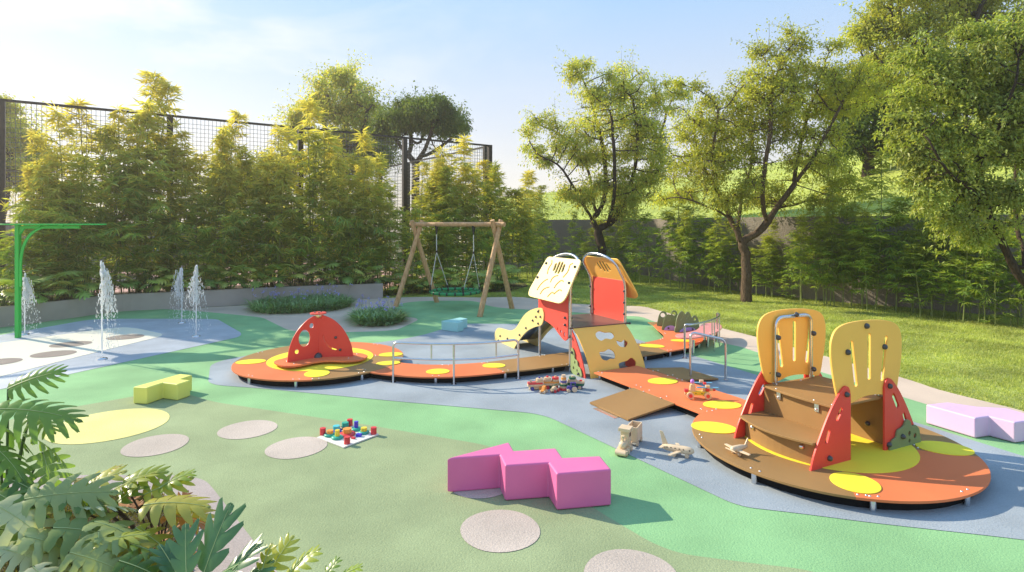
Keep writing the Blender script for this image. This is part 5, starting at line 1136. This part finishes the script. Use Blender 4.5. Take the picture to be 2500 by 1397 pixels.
tree('tree', 'broad fresh green tree directly behind the playhouse roof', (4.0, 25.5, 0), [(1480, 320, 95, 90), (1450, 200, 60, 50), (1540, 215, 55, 60), (1330, 305, 50, 30), (1305, 385, 40, 28), (1385, 380, 55, 45), (1570, 390, 70, 70), (1480, 470, 90, 45), (1625, 240, 45, 40), (1600, 320, 55, 55), (1410, 165, 30, 22), (1540, 480, 70, 55), (1400, 465, 45, 30), (1650, 220, 30, 20)],
     25.5, 1.4, LM['treea'], M['barkdark'], 6, leaf=.12, natt=2000, step=.34, nleaf=6, limbs=[[(1450,545),(1400,455,-.5),(1360,400,-1),(1305,378,-1)],[(1472,500),(1478,400,.6),(1445,250,.8),(1415,180,.8)],[(1495,545),(1540,450),(1558,350,-.6),(1545,240,-.8)],[(1452,520),(1440,430,1),(1400,355,1.2),(1335,308,1)],[(1505,520),(1580,430,.8),(1615,320,1),(1645,230,.8)],[(1480,560),(1500,480,-1),(1500,380,-1.5),(1490,260,-1.2)]], trunk_r=.20, spreadl=.36)
tree('tree', 'leaning tree at the right edge with branches hanging low over the lawn', (13.2, 13.2, 0), [(2330, 150, 100, 65), (2430, 110, 90, 70), (2290, 240, 90, 60), (2430, 250, 80, 80), (2260, 330, 80, 55), (2370, 370, 100, 75), (2490, 330, 60, 110), (2310, 455, 90, 50), (2440, 470, 80, 60), (2240, 420, 40, 40), (2400, 560, 80, 42), (2500, 160, 50, 90), (2560, 250, 60, 120), (2200, 300, 30, 20), (2290, 520, 50, 30)],
     12.6, .9, LM['treeg'], M['barkdark'], 7, leaf=.10, natt=2400, step=.20, nleaf=5, limbs=[[(2500,690),(2470,640),(2430,560),(2402,480),(2385,400),(2360,300),(2345,190)],[(2430,575),(2350,548,.5),(2270,500,.6)],[(2500,640),(2475,500,.8),(2482,350,1),(2450,200,.8)],[(2400,480),(2325,430,-.5),(2260,335,-.8)],[(2385,400),(2440,300,-.6),(2480,180,-.8)],[(2360,300),(2300,230,.5),(2270,180,.5)]], trunk_r=.085, lean=(-.8, -.3), spreadl=.22)
z_ = hillz(23, 25)
tree('tree', 'tall tree on the hill rising out of the top right corner', (18.5, 24, hillz(18.5, 24)), [(2110, 90, 45, 45), (2080, 190, 45, 40), (2290, 20, 130, 55), (2180, 60, 60, 45), (2380, -30, 110, 60), (2250, 110, 95, 55), (2160, 190, 75, 70), (2430, 50, 90, 60), (2250, -60, 120, 50), (2170, 10, 60, 30), (2330, 200, 100, 60)], 23.5, 7.0, LM['treeb'], M['barkdark'], 8, leaf=.15, natt=1700, step=.36, nleaf=7, limbs=[[(2275,200),(2235,110),(2180,50)],[(2280,160),(2300,70,1),(2330,-10,1)],[(2290,180),(2370,80,-1),(2400,0,-1)],[(2245,130),(2170,160,-1),(2130,190,-1)]], trunk_r=.24, spreadl=.4)
hx, hy = (2120 - HX) / F * 29, 29
tree('tree', 'dark round crowned tree halfway up the grassy hill', (hx, hy, hillz(hx, hy)), [(2120, 290, 90, 70), (2200, 260, 80, 70), (2060, 250, 50, 50), (2190, 350, 80, 32), (2080, 350, 60, 25), (2260, 330, 60, 40)], 29, CH + (HY - 395) * 29 / F, LM['treed'], M['barkdark'], 9, leaf=.19, natt=900, step=.42, nleaf=9, limbs=[[(2100,360),(2060,260)],[(2125,340,1),(2150,250,1)],[(2140,380,-1),(2210,320,-1),(2250,280,-1)]], trunk_r=.26, spreadl=.5)
tree('tree', 'big light green tree behind the fence with a tall rounded crown', ((835 - HX) / F * 38, 38, 0), [(835, 235, 78, 55), (850, 310, 70, 55), (770, 255, 38, 30), (735, 300, 35, 28), (890, 275, 35, 45), (830, 370, 60, 35), (840, 190, 50, 25), (720, 330, 30, 20)], 38, 4.0, LM['treea'], M['barkdark'], 10, leaf=.2, natt=1200, step=.5, nleaf=6, limbs=[[(800,340),(775,250)],[(840,350,1),(850,220,1)],[(870,350,-1),(900,270,-1)],[(790,380,-1),(730,320,-1)]], trunk_r=.3, spreadl=.6)
tree('tree', 'dark flat topped tree beyond the far end of the court', ((1015 - HX) / F * 34, 34, 0), [(1030, 285, 95, 34), (955, 305, 42, 24), (1105, 315, 38, 22), (1000, 258, 40, 18), (1060, 262, 45, 20), (930, 330, 30, 16)], 34, CH + (HY - 400) * 34 / F, LM['treed'], M['barkdark'], 12, leaf=.17, natt=1200, step=.4, nleaf=7, limbs=[[(985,365),(945,315)],[(1005,360,1),(1000,280,1)],[(1040,360,-1),(1065,280,-1)],[(1060,370),(1120,325)],[(1030,350,1.5),(1030,270,1.5)]], trunk_r=.22, spreadl=.42)
tree('tree', 'dark tree between the tall light tree and the flat topped one', ((880 - HX) / F * 40, 40, 0), [(880, 375, 60, 38), (930, 370, 30, 30), (850, 405, 55, 28)], 40, 3.0, LM['treed'], M['barkdark'], 13, leaf=.2, natt=420, step=.5, nleaf=9, trunk_r=.2, spreadl=.6)
tree('tree', 'pale tree showing through the mesh at the left picture edge', ((0 - HX) / F * 30, 30, 0), [(15, 290, 35, 45), (40, 360, 60, 50), (-20, 330, 50, 60), (90, 400, 50, 35), (30, 430, 60, 40)], 30, 2.6, LM['treea'], M['barkdark'], 14, leaf=.17, natt=650, step=.42, nleaf=9, trunk_r=.2, spreadl=.5)
tree('tree', 'olive coloured tree seen dimly through the court mesh', ((700 - HX) / F * 36, 36, 0), [(640, 430, 60, 40), (700, 400, 60, 40), (560, 440, 60, 40)], 36, 2.2, LM['treeb'], M['barkdark'], 15, leaf=.19, natt=420, step=.5, nleaf=9, trunk_r=.2, spreadl=.55)
# more trees on the slope at the right
tree('tree', 'low dark tree on the slope right of the round crowned one', ((2330 - HX) / F * 24, 24, hillz(18.5, 24)), [(2330, 380, 70, 50), (2400, 440, 80, 50), (2480, 400, 60, 60)], 24, 5.2, LM['treed'], M['barkdark'], 16, leaf=.16, natt=600, step=.36, nleaf=9, trunk_r=.15, spreadl=.42)

# ---- lobed leaves
def lobed(n=6, core=.32, wide=.62, gap=.25, seg=4, droop=.35, arch=.35, hook=.5, backlobe=True, nar=.5, tipw=.02, fan=.15):
    """unit leaf: petiole at the origin, blade along +Y, length 1"""
    V = []; Fq = []
    mid = [(0, i / (2 * n)) for i in range(2 * n + 1)]
    def z(x, y): return -droop * x * x * 1.3 - arch * y * y * .6 + .10 * abs(x)
    for x, y in mid: V.append((x, y, z(x, y)))
    for s in (-1, 1):
        for i in range(n):
            t = (i + .5) / n; wv = wide * (math.sin(PI * min(1, (t * .86 + .17))) ** .7) * (1 if i else .92)
            if i == n - 1: wv *= .55
            ang = math.radians(-22 + 78 * t) if backlobe else math.radians(15 + 45 * t)
            d = np.array([math.cos(ang), math.sin(ang)]); pd = np.array([-d[1], d[0]]); c0 = np.array([0, t]); prev = (2 * i, 2 * i + 1, 2 * i + 2)
            rw_ = .5 / n * 1.02
            for k in range(1, seg + 1):
                u = k / seg; cw_ = max(math.cos(ang), .5) * (1 + fan * u); c = c0 + d * wv * u + np.array([0, 1]) * hook * wv * .35 * u * u
                hw = rw_ * cw_ * ((1.0 if u < core else 1.0 - gap * 1.0) * (1 - max(0, u - nar) / (1 - nar) * .6)) if k < seg else rw_ * tipw
                a_, m_, b_ = c - pd * hw, c, c + pd * hw; ids = []
                for q in (a_, m_, b_): V.append((s * q[0], q[1], z(q[0], q[1]) + (.012 if q is m_ else 0) - .10 * u * u * wv)); ids.append(len(V) - 1)
                f1 = (prev[0], prev[1], ids[1], ids[0]); f2 = (prev[1], prev[2], ids[2], ids[1])
                Fq += [f1, f2] if s < 0 else [tuple(reversed(f1)), tuple(reversed(f2))]
                prev = tuple(ids)
    return np.array(V), np.array(Fq)
LOB = {'phil': [lobed(6, .38, .40, .22, 5, .5, .4, .75, nar=.55), lobed(6, .42, .44, .2, 5, .7, .5, .7, nar=.6), lobed(5, .35, .42, .25, 5, .3, .3, .8, nar=.5)],
       'mon': [lobed(7, .36, .44, .34, 7, .5, .4, .45, nar=.72, tipw=.3, fan=.35), lobed(8, .30, .42, .36, 7, .8, .5, .5, nar=.7, tipw=.25, fan=.3), lobed(6, .42, .48, .32, 7, .35, .6, .5, nar=.72, tipw=.35, fan=.4)],
       'hand': [lobed(4, .4, .40, .2, 6, .2, .2, 1.3, backlobe=False, nar=.6, tipw=.25)] * 3}
def place_leaf(kind, p, heading, pitch, size, roll=0):
    V_, Fq = LOB[kind][random.randrange(3)]
    R = Matrix.Rotation(heading, 3, 'Z') @ Matrix.Rotation(pitch, 3, 'X') @ Matrix.Rotation(roll, 3, 'Y')
    return (V_ * size * .86) @ np.array(R).T + np.array(p), Fq
def lobed_plant(kind, leaves, stem_mt, leaf_mt, root, stem_r=.006, rib=False):
    """leaves: list of (tip point of stalk, heading, pitch, size, roll) in plant space; stalks rise from the crown of the plant"""
    VV = []; FF = []; k = 0; m = MB(); ribs = MB()
    for (p, hd, pt, sz, rl, *bs) in leaves:
        v, f = place_leaf(kind, p, hd, pt, sz, rl)
        if rib:
            nm = next(i for i in range(1, 40) if abs(LOB[kind][0][0][i][0]) > 1e-6); nm = min(nm, 13); rv = [tuple(v[i] + np.array([0, 0, .004])) for i in range(0, nm, 2)]; ribs.tube(rv, [.0035 * (1 - .7 * i / len(rv)) for i in range(len(rv))], 4, False)
        VV.append(v); FF.append(f + k); k += len(v)
        b0 = bs[0] if bs else (p[0] * .08, p[1] * .08, 0); mid = ((p[0] * .45 + b0[0] * .55), (p[1] * .45 + b0[1] * .55), (p[2] * .62 + b0[2] * .38))
        m.tube(cr([b0, mid, tuple(p)], 4, False), stem_r, 5, False)
    link('foliage', npmesh('foliage', np.concatenate(VV), np.concatenate(FF), leaf_mt, True), root)
    sm = m.mesh('stem'); sm.materials.append(stem_mt); link('stem', sm, root)
    if rib: rm = ribs.mesh('midrib'); rm.materials.append(M['rib']); link('midrib', rm, root)
def shrub_proto(seed, n=15, R=.6, H=.62, sz=.5, kind='phil', mt='phil'):
    random.seed(seed); root = thing('philodendron', None, None); lv = []
    for i in range(n):
        a = 2 * PI * i / n * 2.4 + random.uniform(-.3, .3); t = (i + .5) / n; rr = R * (.25 + .75 * t) * random.uniform(.7, 1); z = H * (1 - .75 * t) * random.uniform(.75, 1.1) + .08
        lv.append(((rr * math.cos(a) * .75, rr * math.sin(a) * .75, z), a - PI / 2, random.uniform(-.35, .45) + .3 * (1 - t), sz * random.uniform(.7, 1.15), random.uniform(-.5, .5)))
    lobed_plant(kind, lv, M['stalk'], LM[mt], root); return root
shp = [shrub_proto(s) for s in (31, 32, 33, 34)]
gp_ = 'lobed leaf plants filling the raised planter'
random.seed(5)
sc_words = ['low', 'spreading', 'glossy', 'yellow tinged', 'tangled', 'leaning', 'wide leaved', 'dark']
def wherep(px):
    if px < 70: return 'behind the green post'
    for lim, s in [(160, 'between the green post and the nearest jet'), (240, 'left of the nearest jet'), (330, 'right of the nearest jet'), (430, 'left of the two close jets'), (500, 'behind the two close jets'), (620, 'just right of the two close jets'), (740, 'above the left half of the flower bed'), (860, 'above the right half of the flower bed'), (945, 'near the planter end')]:
        if px < lim: return s
    return 'on the ground behind the swing'
for i in range(46):
    t = (i % 23) / 22; px = -10 + 930 * t + random.uniform(-12, 12); row = i // 23; q = on_line(px, 2.75 - row * .75 + random.uniform(-.1, .1))
    # keep it inside the planter: shift back from the wall line
    j = min(range(len(pl)), key=lambda j: (pl[j] - q.to_3d()).length if False else math.hypot(pl[j].x - q.x, pl[j].y - q.y)); wp = Vector((pl[j].x, pl[j].y))
    if row == 0: q = wp + fn * random.uniform(.34, .5)
    else: q = wp + fn * min(.95, max(.6, dpl(px) - .4))
    o = copy_tree(random.choice(shp)); o.location = (q.x, q.y, .43); s = random.uniform(.85, 1.15); o.scale = (s, s, s); o.rotation_euler = (0, 0, random.uniform(0, 6.28))
    tag(o, f"lobed leaf plant, {ORD[i % 23]} from left in the planter's {'front' if row == 0 else 'back'} row", 'plant', gp_)
for i, (px, py) in enumerate([(950, 722), (975, 712), (1000, 716), (1030, 718), (1062, 716), (1095, 717), (1125, 714), (1155, 716), (1185, 712), (1212, 710), (965, 700), (1010, 700), (1050, 702), (1090, 699), (1140, 698), (1180, 697), (1225, 700), (1240, 705)]):
    q = G(px, py); o = copy_tree(random.choice(shp)); o.location = (*q, 0.02); s = random.uniform(.9, 1.25); o.scale = (s, s, s); o.rotation_euler = (0, 0, random.uniform(0, 6.28))
    pos = ['left of the swing frame', 'inside the left swing legs', 'behind the basket seat', 'between the right swing legs'][0 if px < 990 else 1 if px < 1050 else 2 if px < 1170 else 3]
    tag(o, f"lobed ground plant {pos}, {ORD[i if py > 708 else i - 10]} from left in the {'front' if py > 708 else 'rear'} row", 'plant', 'lobed leaf plants on the ground behind the swing')
for p in shp: bare(p)

# ---- foreground monstera and philodendron
random.seed(77)
def fg(name, label, loc, kind, leaves, sm_, lm_, sr=.008):
    T = thing(name, label, 'plant', loc); out = []
    for (px, py, D, hd, pt, sz, rl) in leaves:
        w = ATD(px, py, D); out.append(((w.x - loc[0], w.y - loc[1], w.z - loc[2]), math.radians(hd), math.radians(pt), sz, math.radians(rl)))
    lobed_plant(kind, out, sm_, lm_, T, sr, True); return T
# heading: direction the blade points, 0 = away from camera, -90 = to the right
fg('monstera', 'large glossy split leaf monstera at the lower left edge', (-3.75, 4.25, .04), 'mon', [
    (-10, 1000, 4.2, -75, -2, .62, 25), (75, 1010, 4.5, -110, -10, .34, 10), (-30, 1080, 4.1, -95, -30, .5, -10), (60, 1060, 4.3, -60, -35, .42, -20), (105, 1105, 4.3, -120, -55, .42, 20), (20, 1170, 4.0, -70, -30, .4, 0),
    (-20, 1200, 3.9, -100, -15, .45, 20), (20, 950, 4.4, -70, 28, .42, 40), (0, 1130, 4.4, 60, -25, .4, 0), (-60, 1020, 4.2, -40, -30, .5, -15)], M['stalk'], LM['mon'], .009)
fg('monstera', 'broad monstera with painted pale sheen, spreading over the soil bed in the lower left corner', (-2.95, 3.95, .04), 'mon', [
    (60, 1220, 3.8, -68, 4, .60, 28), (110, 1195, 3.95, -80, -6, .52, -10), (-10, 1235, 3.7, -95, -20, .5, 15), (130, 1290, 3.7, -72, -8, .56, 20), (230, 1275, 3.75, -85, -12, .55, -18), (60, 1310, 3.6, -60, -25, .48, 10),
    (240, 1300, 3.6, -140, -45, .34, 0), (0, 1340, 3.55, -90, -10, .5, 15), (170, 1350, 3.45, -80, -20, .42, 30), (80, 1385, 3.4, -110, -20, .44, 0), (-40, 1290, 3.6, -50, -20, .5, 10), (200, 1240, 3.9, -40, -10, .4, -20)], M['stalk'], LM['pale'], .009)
fg('philodendron', 'yellow green philodendron with narrow lobes beside the pinkish path', (-2.55, 4.15, .04), 'phil', [
    (180, 1200, 4.2, -70, 25, .40, 20), (300, 1180, 4.25, -78, 22, .34, 30), (350, 1210, 4.2, -62, 20, .38, 30), (350, 1235, 4.0, -84, 10, .50, 10), (420, 1235, 4.1, -95, -8, .36, 20), (250, 1215, 4.1, -55, 30, .42, -10),
    (200, 1250, 4.0, 10, 30, .30, 60), (330, 1290, 3.9, -100, -20, .36, 10), (300, 1330, 3.7, -110, -30, .40, 25), (270, 1240, 4.1, -45, 35, .30, 10), (400, 1260, 4.0, -80, -2, .36, -10), (320, 1330, 3.65, -70, -25, .42, -20), (210, 1180, 4.35, -65, 35, .28, 0),
    (150, 1180, 4.3, -100, 20, .30, 0), (385, 1195, 4.25, -60, 30, .30, 10), (290, 1370, 3.5, -90, -15, .38, 20), (230, 1330, 3.6, -60, 10, .34, 0)], M['stemb'], LM['philf'], .007)
fg('philodendron', 'dark glossy plant with upright hand shaped leaves at the bottom edge', (-2.05, 3.5, 0.04), 'hand', [
    (498, 1400, 3.5, -25, 66, .46, 10), (455, 1405, 3.45, 35, 60, .34, -20), (545, 1420, 3.45, -60, 46, .34, 10), (430, 1400, 3.5, 60, 40, .26, 0), (590, 1430, 3.45, -80, 40, .26, 20), (500, 1430, 3.35, -100, 40, .30, 0)], M['stalk'], LM['deep'], .007)
fg('philodendron', 'small lobed plant with pale backlit tips at the bottom edge', (-1.68, 3.45, 0.04), 'phil', [
    (655, 1405, 3.5, -42, 55, .28, 25), (700, 1408, 3.5, -65, 44, .27, 10), (635, 1412, 3.45, -5, 60, .22, -20), (790, 1412, 3.45, -40, 45, .16, 0), (825, 1414, 3.45, -80, 35, .18, 10)], M['stemb'], LM['philf'], .006)
# fallen dry leaves
for k in range(26):
    px, py = random.uniform(300, 450), random.uniform(1222, 1390); q = G(px, py, .05)
    if k < 26:
        V_, Fq = place_leaf('phil', (0, 0, 0), random.uniform(0, 6.28), random.uniform(-.3, .3), random.uniform(.10, .26), random.uniform(-.8, .8)); V_[:, 2] = np.abs(V_[:, 2]) * .6 + .01
        o = link('dry_leaf', npmesh('dry_leaf', V_, Fq, LM['dry'], True)); o.location = (*q, .045); tag(o, 'fallen rusty brown dry leaf curled on the foreground soil bed', 'dry leaf', 'dry leaves fallen on the soil bed')

# ---- flowering strap-leaf clumps
def strap_bed(label, outline_px, nb, h, seed, nfl):
    r = np.random.default_rng(seed); P = np.array(GG(outline_px)); c = P.mean(0); T = thing('flower_bed', label, 'flower bed', (*c, 0)); lo, hi = P.min(0), P.max(0)
    def inside(q):
        s = False
        for i in range(len(P)):
            a, b_ = P[i - 1], P[i]
            if (a[1] > q[1]) != (b_[1] > q[1]) and q[0] < (b_[0] - a[0]) * (q[1] - a[1]) / (b_[1] - a[1]) + a[0]: s = not s
        return s
    pts = []
    while len(pts) < nb:
        q = r.uniform(lo, hi)
        if inside(q): pts.append(q)
    V_ = []; F_ = []
    for i, q in enumerate(pts):
        ed = min(np.linalg.norm(P - q, axis=1)); az = math.atan2(*(q - c)[::-1]) * .0 + r.uniform(0, 6.28); L = h * r.uniform(.7, 1.25); w = .014 * r.uniform(.7, 1.3); el = r.uniform(.75, 1.35); p = np.array([q[0] - c[0], q[1] - c[1], 0]); d = np.array([math.cos(az), math.sin(az), 0]); s = np.array([-d[1], d[0], 0]); k = len(V_)
        for j, t in enumerate((0, .35, .7, 1)):
            z = L * (math.sin(el) * t - .55 * t * t * (1.5 - el * .6)); x = L * (math.cos(el) * t + .35 * t * t); ww = w * (1, 1, .8, .05)[j]
            V_ += [p + d * x + s * ww + np.array([0, 0, z]), p + d * x - s * ww + np.array([0, 0, z])]
        for j in range(3): F_.append((k + 2 * j, k + 2 * j + 1, k + 2 * j + 3, k + 2 * j + 2))
    link('foliage', npmesh('foliage', np.array(V_), np.array(F_), LM['strap'], True), T)
    m = MB(); FV = []; FF = []
    for i in range(nfl):
        q = pts[r.integers(len(pts))]; hh = h * r.uniform(.75, 1.25); a = r.uniform(0, 6.28); l_ = r.uniform(0, .25); tip = np.array([q[0] - c[0] + l_ * math.cos(a), q[1] - c[1] + l_ * math.sin(a), hh]); m.tube([(q[0] - c[0], q[1] - c[1], 0), tuple(tip)], .0025, 3, False)
        for j in range(r.integers(4, 8)):
            pc = tip + r.normal(0, .022, 3)
            for k2 in range(5): d = rdir(1)[0]; v, f = leaf_arrays(pc[None], d[None], rdir(1), .030, .017, 0); FF.append(f + len(FV) * 4); FV.append(v)
    sm = m.mesh('flower_stalk'); sm.materials.append(M['stalk']); link('flower_stalk', sm, T)['kind'] = 'stuff'; link('flowers', npmesh('flowers', np.concatenate(FV), np.concatenate(FF), LM['flower']), T)
    return T
strap_bed('long low bed of strap leaves with violet flowers against the planter wall', [(612, 757), (640, 748), (720, 741), (800, 738), (850, 742), (853, 750), (820, 759), (740, 766), (660, 768), (625, 764)], 4600, .50, 41, 45)
strap_bed('small round bed of strap leaves with violet flowers beside the swing', [(862, 784), (880, 774), (930, 770), (975, 776), (982, 786), (960, 795), (915, 799), (880, 796)], 2700, .46, 42, 30)

# ---- lawn grass (uncountable)
LP_ = np.array(lawn); lo, hi = LP_.min(0), LP_.max(0)
def inpoly(Q, P):
    s = np.zeros(len(Q), bool)
    for i in range(len(P)):
        a, b_ = P[i - 1], P[i]
        if a[1] == b_[1]: continue
        cnd = ((a[1] > Q[:, 1]) != (b_[1] > Q[:, 1])) & (Q[:, 0] < (b_[0] - a[0]) * (Q[:, 1] - a[1]) / (b_[1] - a[1]) + a[0]); s ^= cnd
    return s
PPoly = np.array([tuple(p) for p in pp] + [(9.5, 1.0), (-20, 1.0), (-20, 13), (-12.4, 13.9)])
def blades(nt, seed, poly, lo, hi, dfun, h0, w0, zf=None, excl=None):
    r = np.random.default_rng(seed); Q = r.uniform(lo, hi, (nt, 2)); vis = (np.abs(Q[:, 0] / np.maximum(Q[:, 1], .1)) < .97); Q = Q[vis & inpoly(Q, poly)]
    if excl is not None: Q = Q[~inpoly(Q, excl)]
    keep = r.uniform(0, 1, len(Q)) < dfun(Q[:, 1]); Q = Q[keep]
    k = 4; Q = np.repeat(Q, k, 0) + r.normal(0, .018, (len(Q) * k, 2)); n = len(Q); sc = 1 + np.clip((Q[:, 1] - 9) / 14, 0, 1.6)
    az = r.uniform(0, 2 * PI, n); d = np.stack([np.cos(az), np.sin(az)], 1); h = h0 * r.uniform(.5, 1.3, n) * (1 + .35 * np.sin(Q[:, 0] * 2.1 + Q[:, 1]) * np.sin(Q[:, 1] * 1.7)); w = w0 * sc * r.uniform(.7, 1.3, n); ln = h * r.uniform(.2, .95, n)
    z = np.zeros(n) if zf is None else zf(Q); s = np.stack([-d[:, 1], d[:, 0]], 1)
    a = np.column_stack([Q + s * w[:, None], z]); b_ = np.column_stack([Q - s * w[:, None], z]); t = np.column_stack([Q + d * ln[:, None], z + h])
    V_ = np.stack([a, b_, t], 1).reshape(-1, 3); return V_, np.arange(n * 3).reshape(-1, 3)
V_, F_ = blades(420000, 3, LP_, lo, hi, lambda D: np.clip(10.5 / D, .2, 1) ** 1.3, 0.042, .0042, excl=PPoly); V_[:, 2] += .003
print('grass', len(F_)); gs = link('grass', npmesh('grass', V_, F_, LM['grass'])); tag(gs, 'sunlit mown lawn grass between the path and the retaining wall', 'grass', kind='stuff')
HQ = []; r_ = np.random.default_rng(9); tri = V_hill = HV
for _ in range(1):
    n_ = 26000; i_ = r_.integers(0, len(wl) - 1, n_); j_ = (r_.uniform(0, 1, n_) ** .8 * (NS - 2)).astype(int); a_i = i_ * NS + j_; u_, v_ = r_.uniform(0, 1, (2, n_, 1))
    p_ = (HV[a_i] * (1 - u_) + HV[a_i + NS] * u_) * (1 - v_) + (HV[a_i + 1] * (1 - u_) + HV[a_i + NS + 1] * u_) * v_
    az_ = r_.uniform(0, 6.28, n_); s_ = np.stack([np.cos(az_), np.sin(az_), 0 * az_], 1) * (.018 + p_[:, 1:2] * .0009); hgt = (.03 + .05 * r_.uniform(0, 1, n_))
    q_ = np.stack([p_ + s_, p_ - s_, p_ + np.stack([np.cos(az_ + 1.5) * .06, np.sin(az_ + 1.5) * .06, hgt], 1)], 1).reshape(-1, 3)
    hg = link('grass', npmesh('grass', q_, np.arange(n_ * 3).reshape(-1, 3), LM['grass'])); tag(hg, 'bright yellow green grass covering the hill above the wall', 'grass', kind='stuff')
# moss and low ground cover on the foreground soil
bp_ = np.array(bed); V_, F_ = blades(26000, 4, bp_, bp_.min(0), bp_.max(0), lambda D: D * 0 + 1, .03, .004); V_[:, 2] += .03
M['moss'] = leafmat('moss', [(.14, .16, .01), (.22, .20, .02), (.10, .09, .02)], .3)
ms = link('moss', npmesh('moss', V_, F_, M['moss'])); tag(ms, 'yellowish moss covering the foreground soil bed', 'moss', kind='stuff')
# ================================================================== CAMERA, SUN AND SKY
cam = bpy.data.cameras.new('camera'); co = bpy.data.objects.new('camera', cam); COL.objects.link(co); scene.camera = co
co.location = (0, 0, CH); co.rotation_euler = (PI / 2, 0, 0); cam.sensor_width = 36; cam.lens = 36 * F / 2500; cam.shift_y = -(698.5 - HY) * -1 / 2500 * -1; cam.clip_end = 800; cam.clip_start = .05
SUNEL = math.radians(30.5); saz = Vector((-.894, .447))
sd = Vector((saz.x * math.cos(SUNEL), saz.y * math.cos(SUNEL), math.sin(SUNEL)))
sl_ = bpy.data.lights.new('sun', 'SUN'); sl_.energy = 4.0; sl_.angle = math.radians(.55); sl_.color = (1, .88, .68); so_ = bpy.data.objects.new('sun', sl_); COL.objects.link(so_)
so_.rotation_euler = sd.to_track_quat('Z', 'Y').to_euler()
w = bpy.data.worlds.new('World'); scene.world = w; w.use_nodes = True; nt = w.node_tree; L = nt.links; bg = nt.nodes['Background']
sky = nt.nodes.new('ShaderNodeTexSky'); sky.sky_type = 'NISHITA'; sky.sun_disc = False; sky.sun_elevation = SUNEL; sky.sun_rotation = math.atan2(saz.x, saz.y)
sky.air_density = 1.0; sky.dust_density = .35; sky.ozone_density = 1.0
# thin clouds
tc = nt.nodes.new('ShaderNodeTexCoord'); mp = nt.nodes.new('ShaderNodeMapping'); mp.inputs['Scale'].default_value = (1.0, 1.0, 2.6); mp.inputs['Rotation'].default_value = (0, .25, .5); L.new(tc.outputs['Generated'], mp.inputs[0])
nz = nt.nodes.new('ShaderNodeTexNoise'); nz.inputs['Scale'].default_value = 3.0; nz.inputs['Detail'].default_value = 9; nz.inputs['Roughness'].default_value = .58; nz.inputs['Distortion'].default_value = .35; L.new(mp.outputs[0], nz.inputs['Vector'])
mr = nt.nodes.new('ShaderNodeMapRange'); mr.inputs[1].default_value = .46; mr.inputs[2].default_value = .75; mr.inputs[3].default_value = 0; mr.inputs[4].default_value = .95; L.new(nz.outputs[0], mr.inputs[0])
# clouds gather towards the sun side of the sky
dt = nt.nodes.new('ShaderNodeVectorMath'); dt.operation = 'DOT_PRODUCT'; L.new(tc.outputs['Generated'], dt.inputs[0]); dt.inputs[1].default_value = (-.80, .58, .1)
m2 = nt.nodes.new('ShaderNodeMapRange'); m2.inputs[1].default_value = .45; m2.inputs[2].default_value = 1.0; m2.inputs[3].default_value = .0; m2.inputs[4].default_value = 1; L.new(dt.outputs['Value'], m2.inputs[0])
ml = nt.nodes.new('ShaderNodeMath'); ml.operation = 'MULTIPLY'; L.new(mr.outputs[0], ml.inputs[0]); L.new(m2.outputs[0], ml.inputs[1])
mx = nt.nodes.new('ShaderNodeMix'); mx.data_type = 'RGBA'; L.new(ml.outputs[0], mx.inputs[0]); L.new(sky.outputs[0], mx.inputs[6]); mx.inputs[7].default_value = (6.2, 6.1, 6.1, 1)
sz_ = nt.nodes.new('ShaderNodeSeparateXYZ'); L.new(tc.outputs['Generated'], sz_.inputs[0])
gz_ = nt.nodes.new('ShaderNodeMapRange'); gz_.inputs[1].default_value = .02; gz_.inputs[2].default_value = .42; L.new(sz_.outputs[2], gz_.inputs[0])
gm_ = nt.nodes.new('ShaderNodeMix'); gm_.data_type = 'RGBA'; gm_.inputs[6].default_value = (6.1, 5.4, 4.8, 1); gm_.inputs[7].default_value = (2.2, 4.0, 6.4, 1); L.new(gz_.outputs[0], gm_.inputs[0])
g2_ = nt.nodes.new('ShaderNodeMix'); g2_.data_type = 'RGBA'; g2_.inputs[0].default_value = .8; L.new(sky.outputs[0], g2_.inputs[6]); L.new(gm_.outputs[2], g2_.inputs[7]); L.new(g2_.outputs[2], mx.inputs[6]); L.new(mx.outputs[2], bg.inputs[0]); bg.inputs[1].default_value = .1
vs_ = scene.view_settings; vs_.view_transform = 'Standard'; vs_.look = 'None'; vs_.gamma = 1; vs_.exposure = .87; vs_.use_curve_mapping = False
scene.render.engine = 'CYCLES'; cy = scene.cycles; cy.max_bounces = 7; cy.diffuse_bounces = 3; cy.glossy_bounces = 3; cy.transmission_bounces = 4; cy.transparent_max_bounces = 6; cy.use_denoising = True; cy.sample_clamp_indirect = 6

hz_ = MB().box((0, 80, 9.4), (260, 220, 20.9)).build('haze', None or M['dirt']); hz_.data.materials.clear(); hm = bpy.data.materials.new('haze_air'); hm.use_nodes = True; hn = hm.node_tree; hn.nodes.clear()
ho = hn.nodes.new('ShaderNodeOutputMaterial'); hv = hn.nodes.new('ShaderNodeVolumePrincipled'); hv.inputs['Color'].default_value = (1, .93, .82, 1); hv.inputs['Density'].default_value = .0016; hv.inputs['Anisotropy'].default_value = .55; hn.links.new(hv.outputs[0], ho.inputs['Volume'])
hz_.data.materials.append(hm); tag(hz_, 'thin warm haze in the air over the playground', 'haze', kind='stuff')
cy.volume_bounces = 0; cy.volume_step_rate = 5
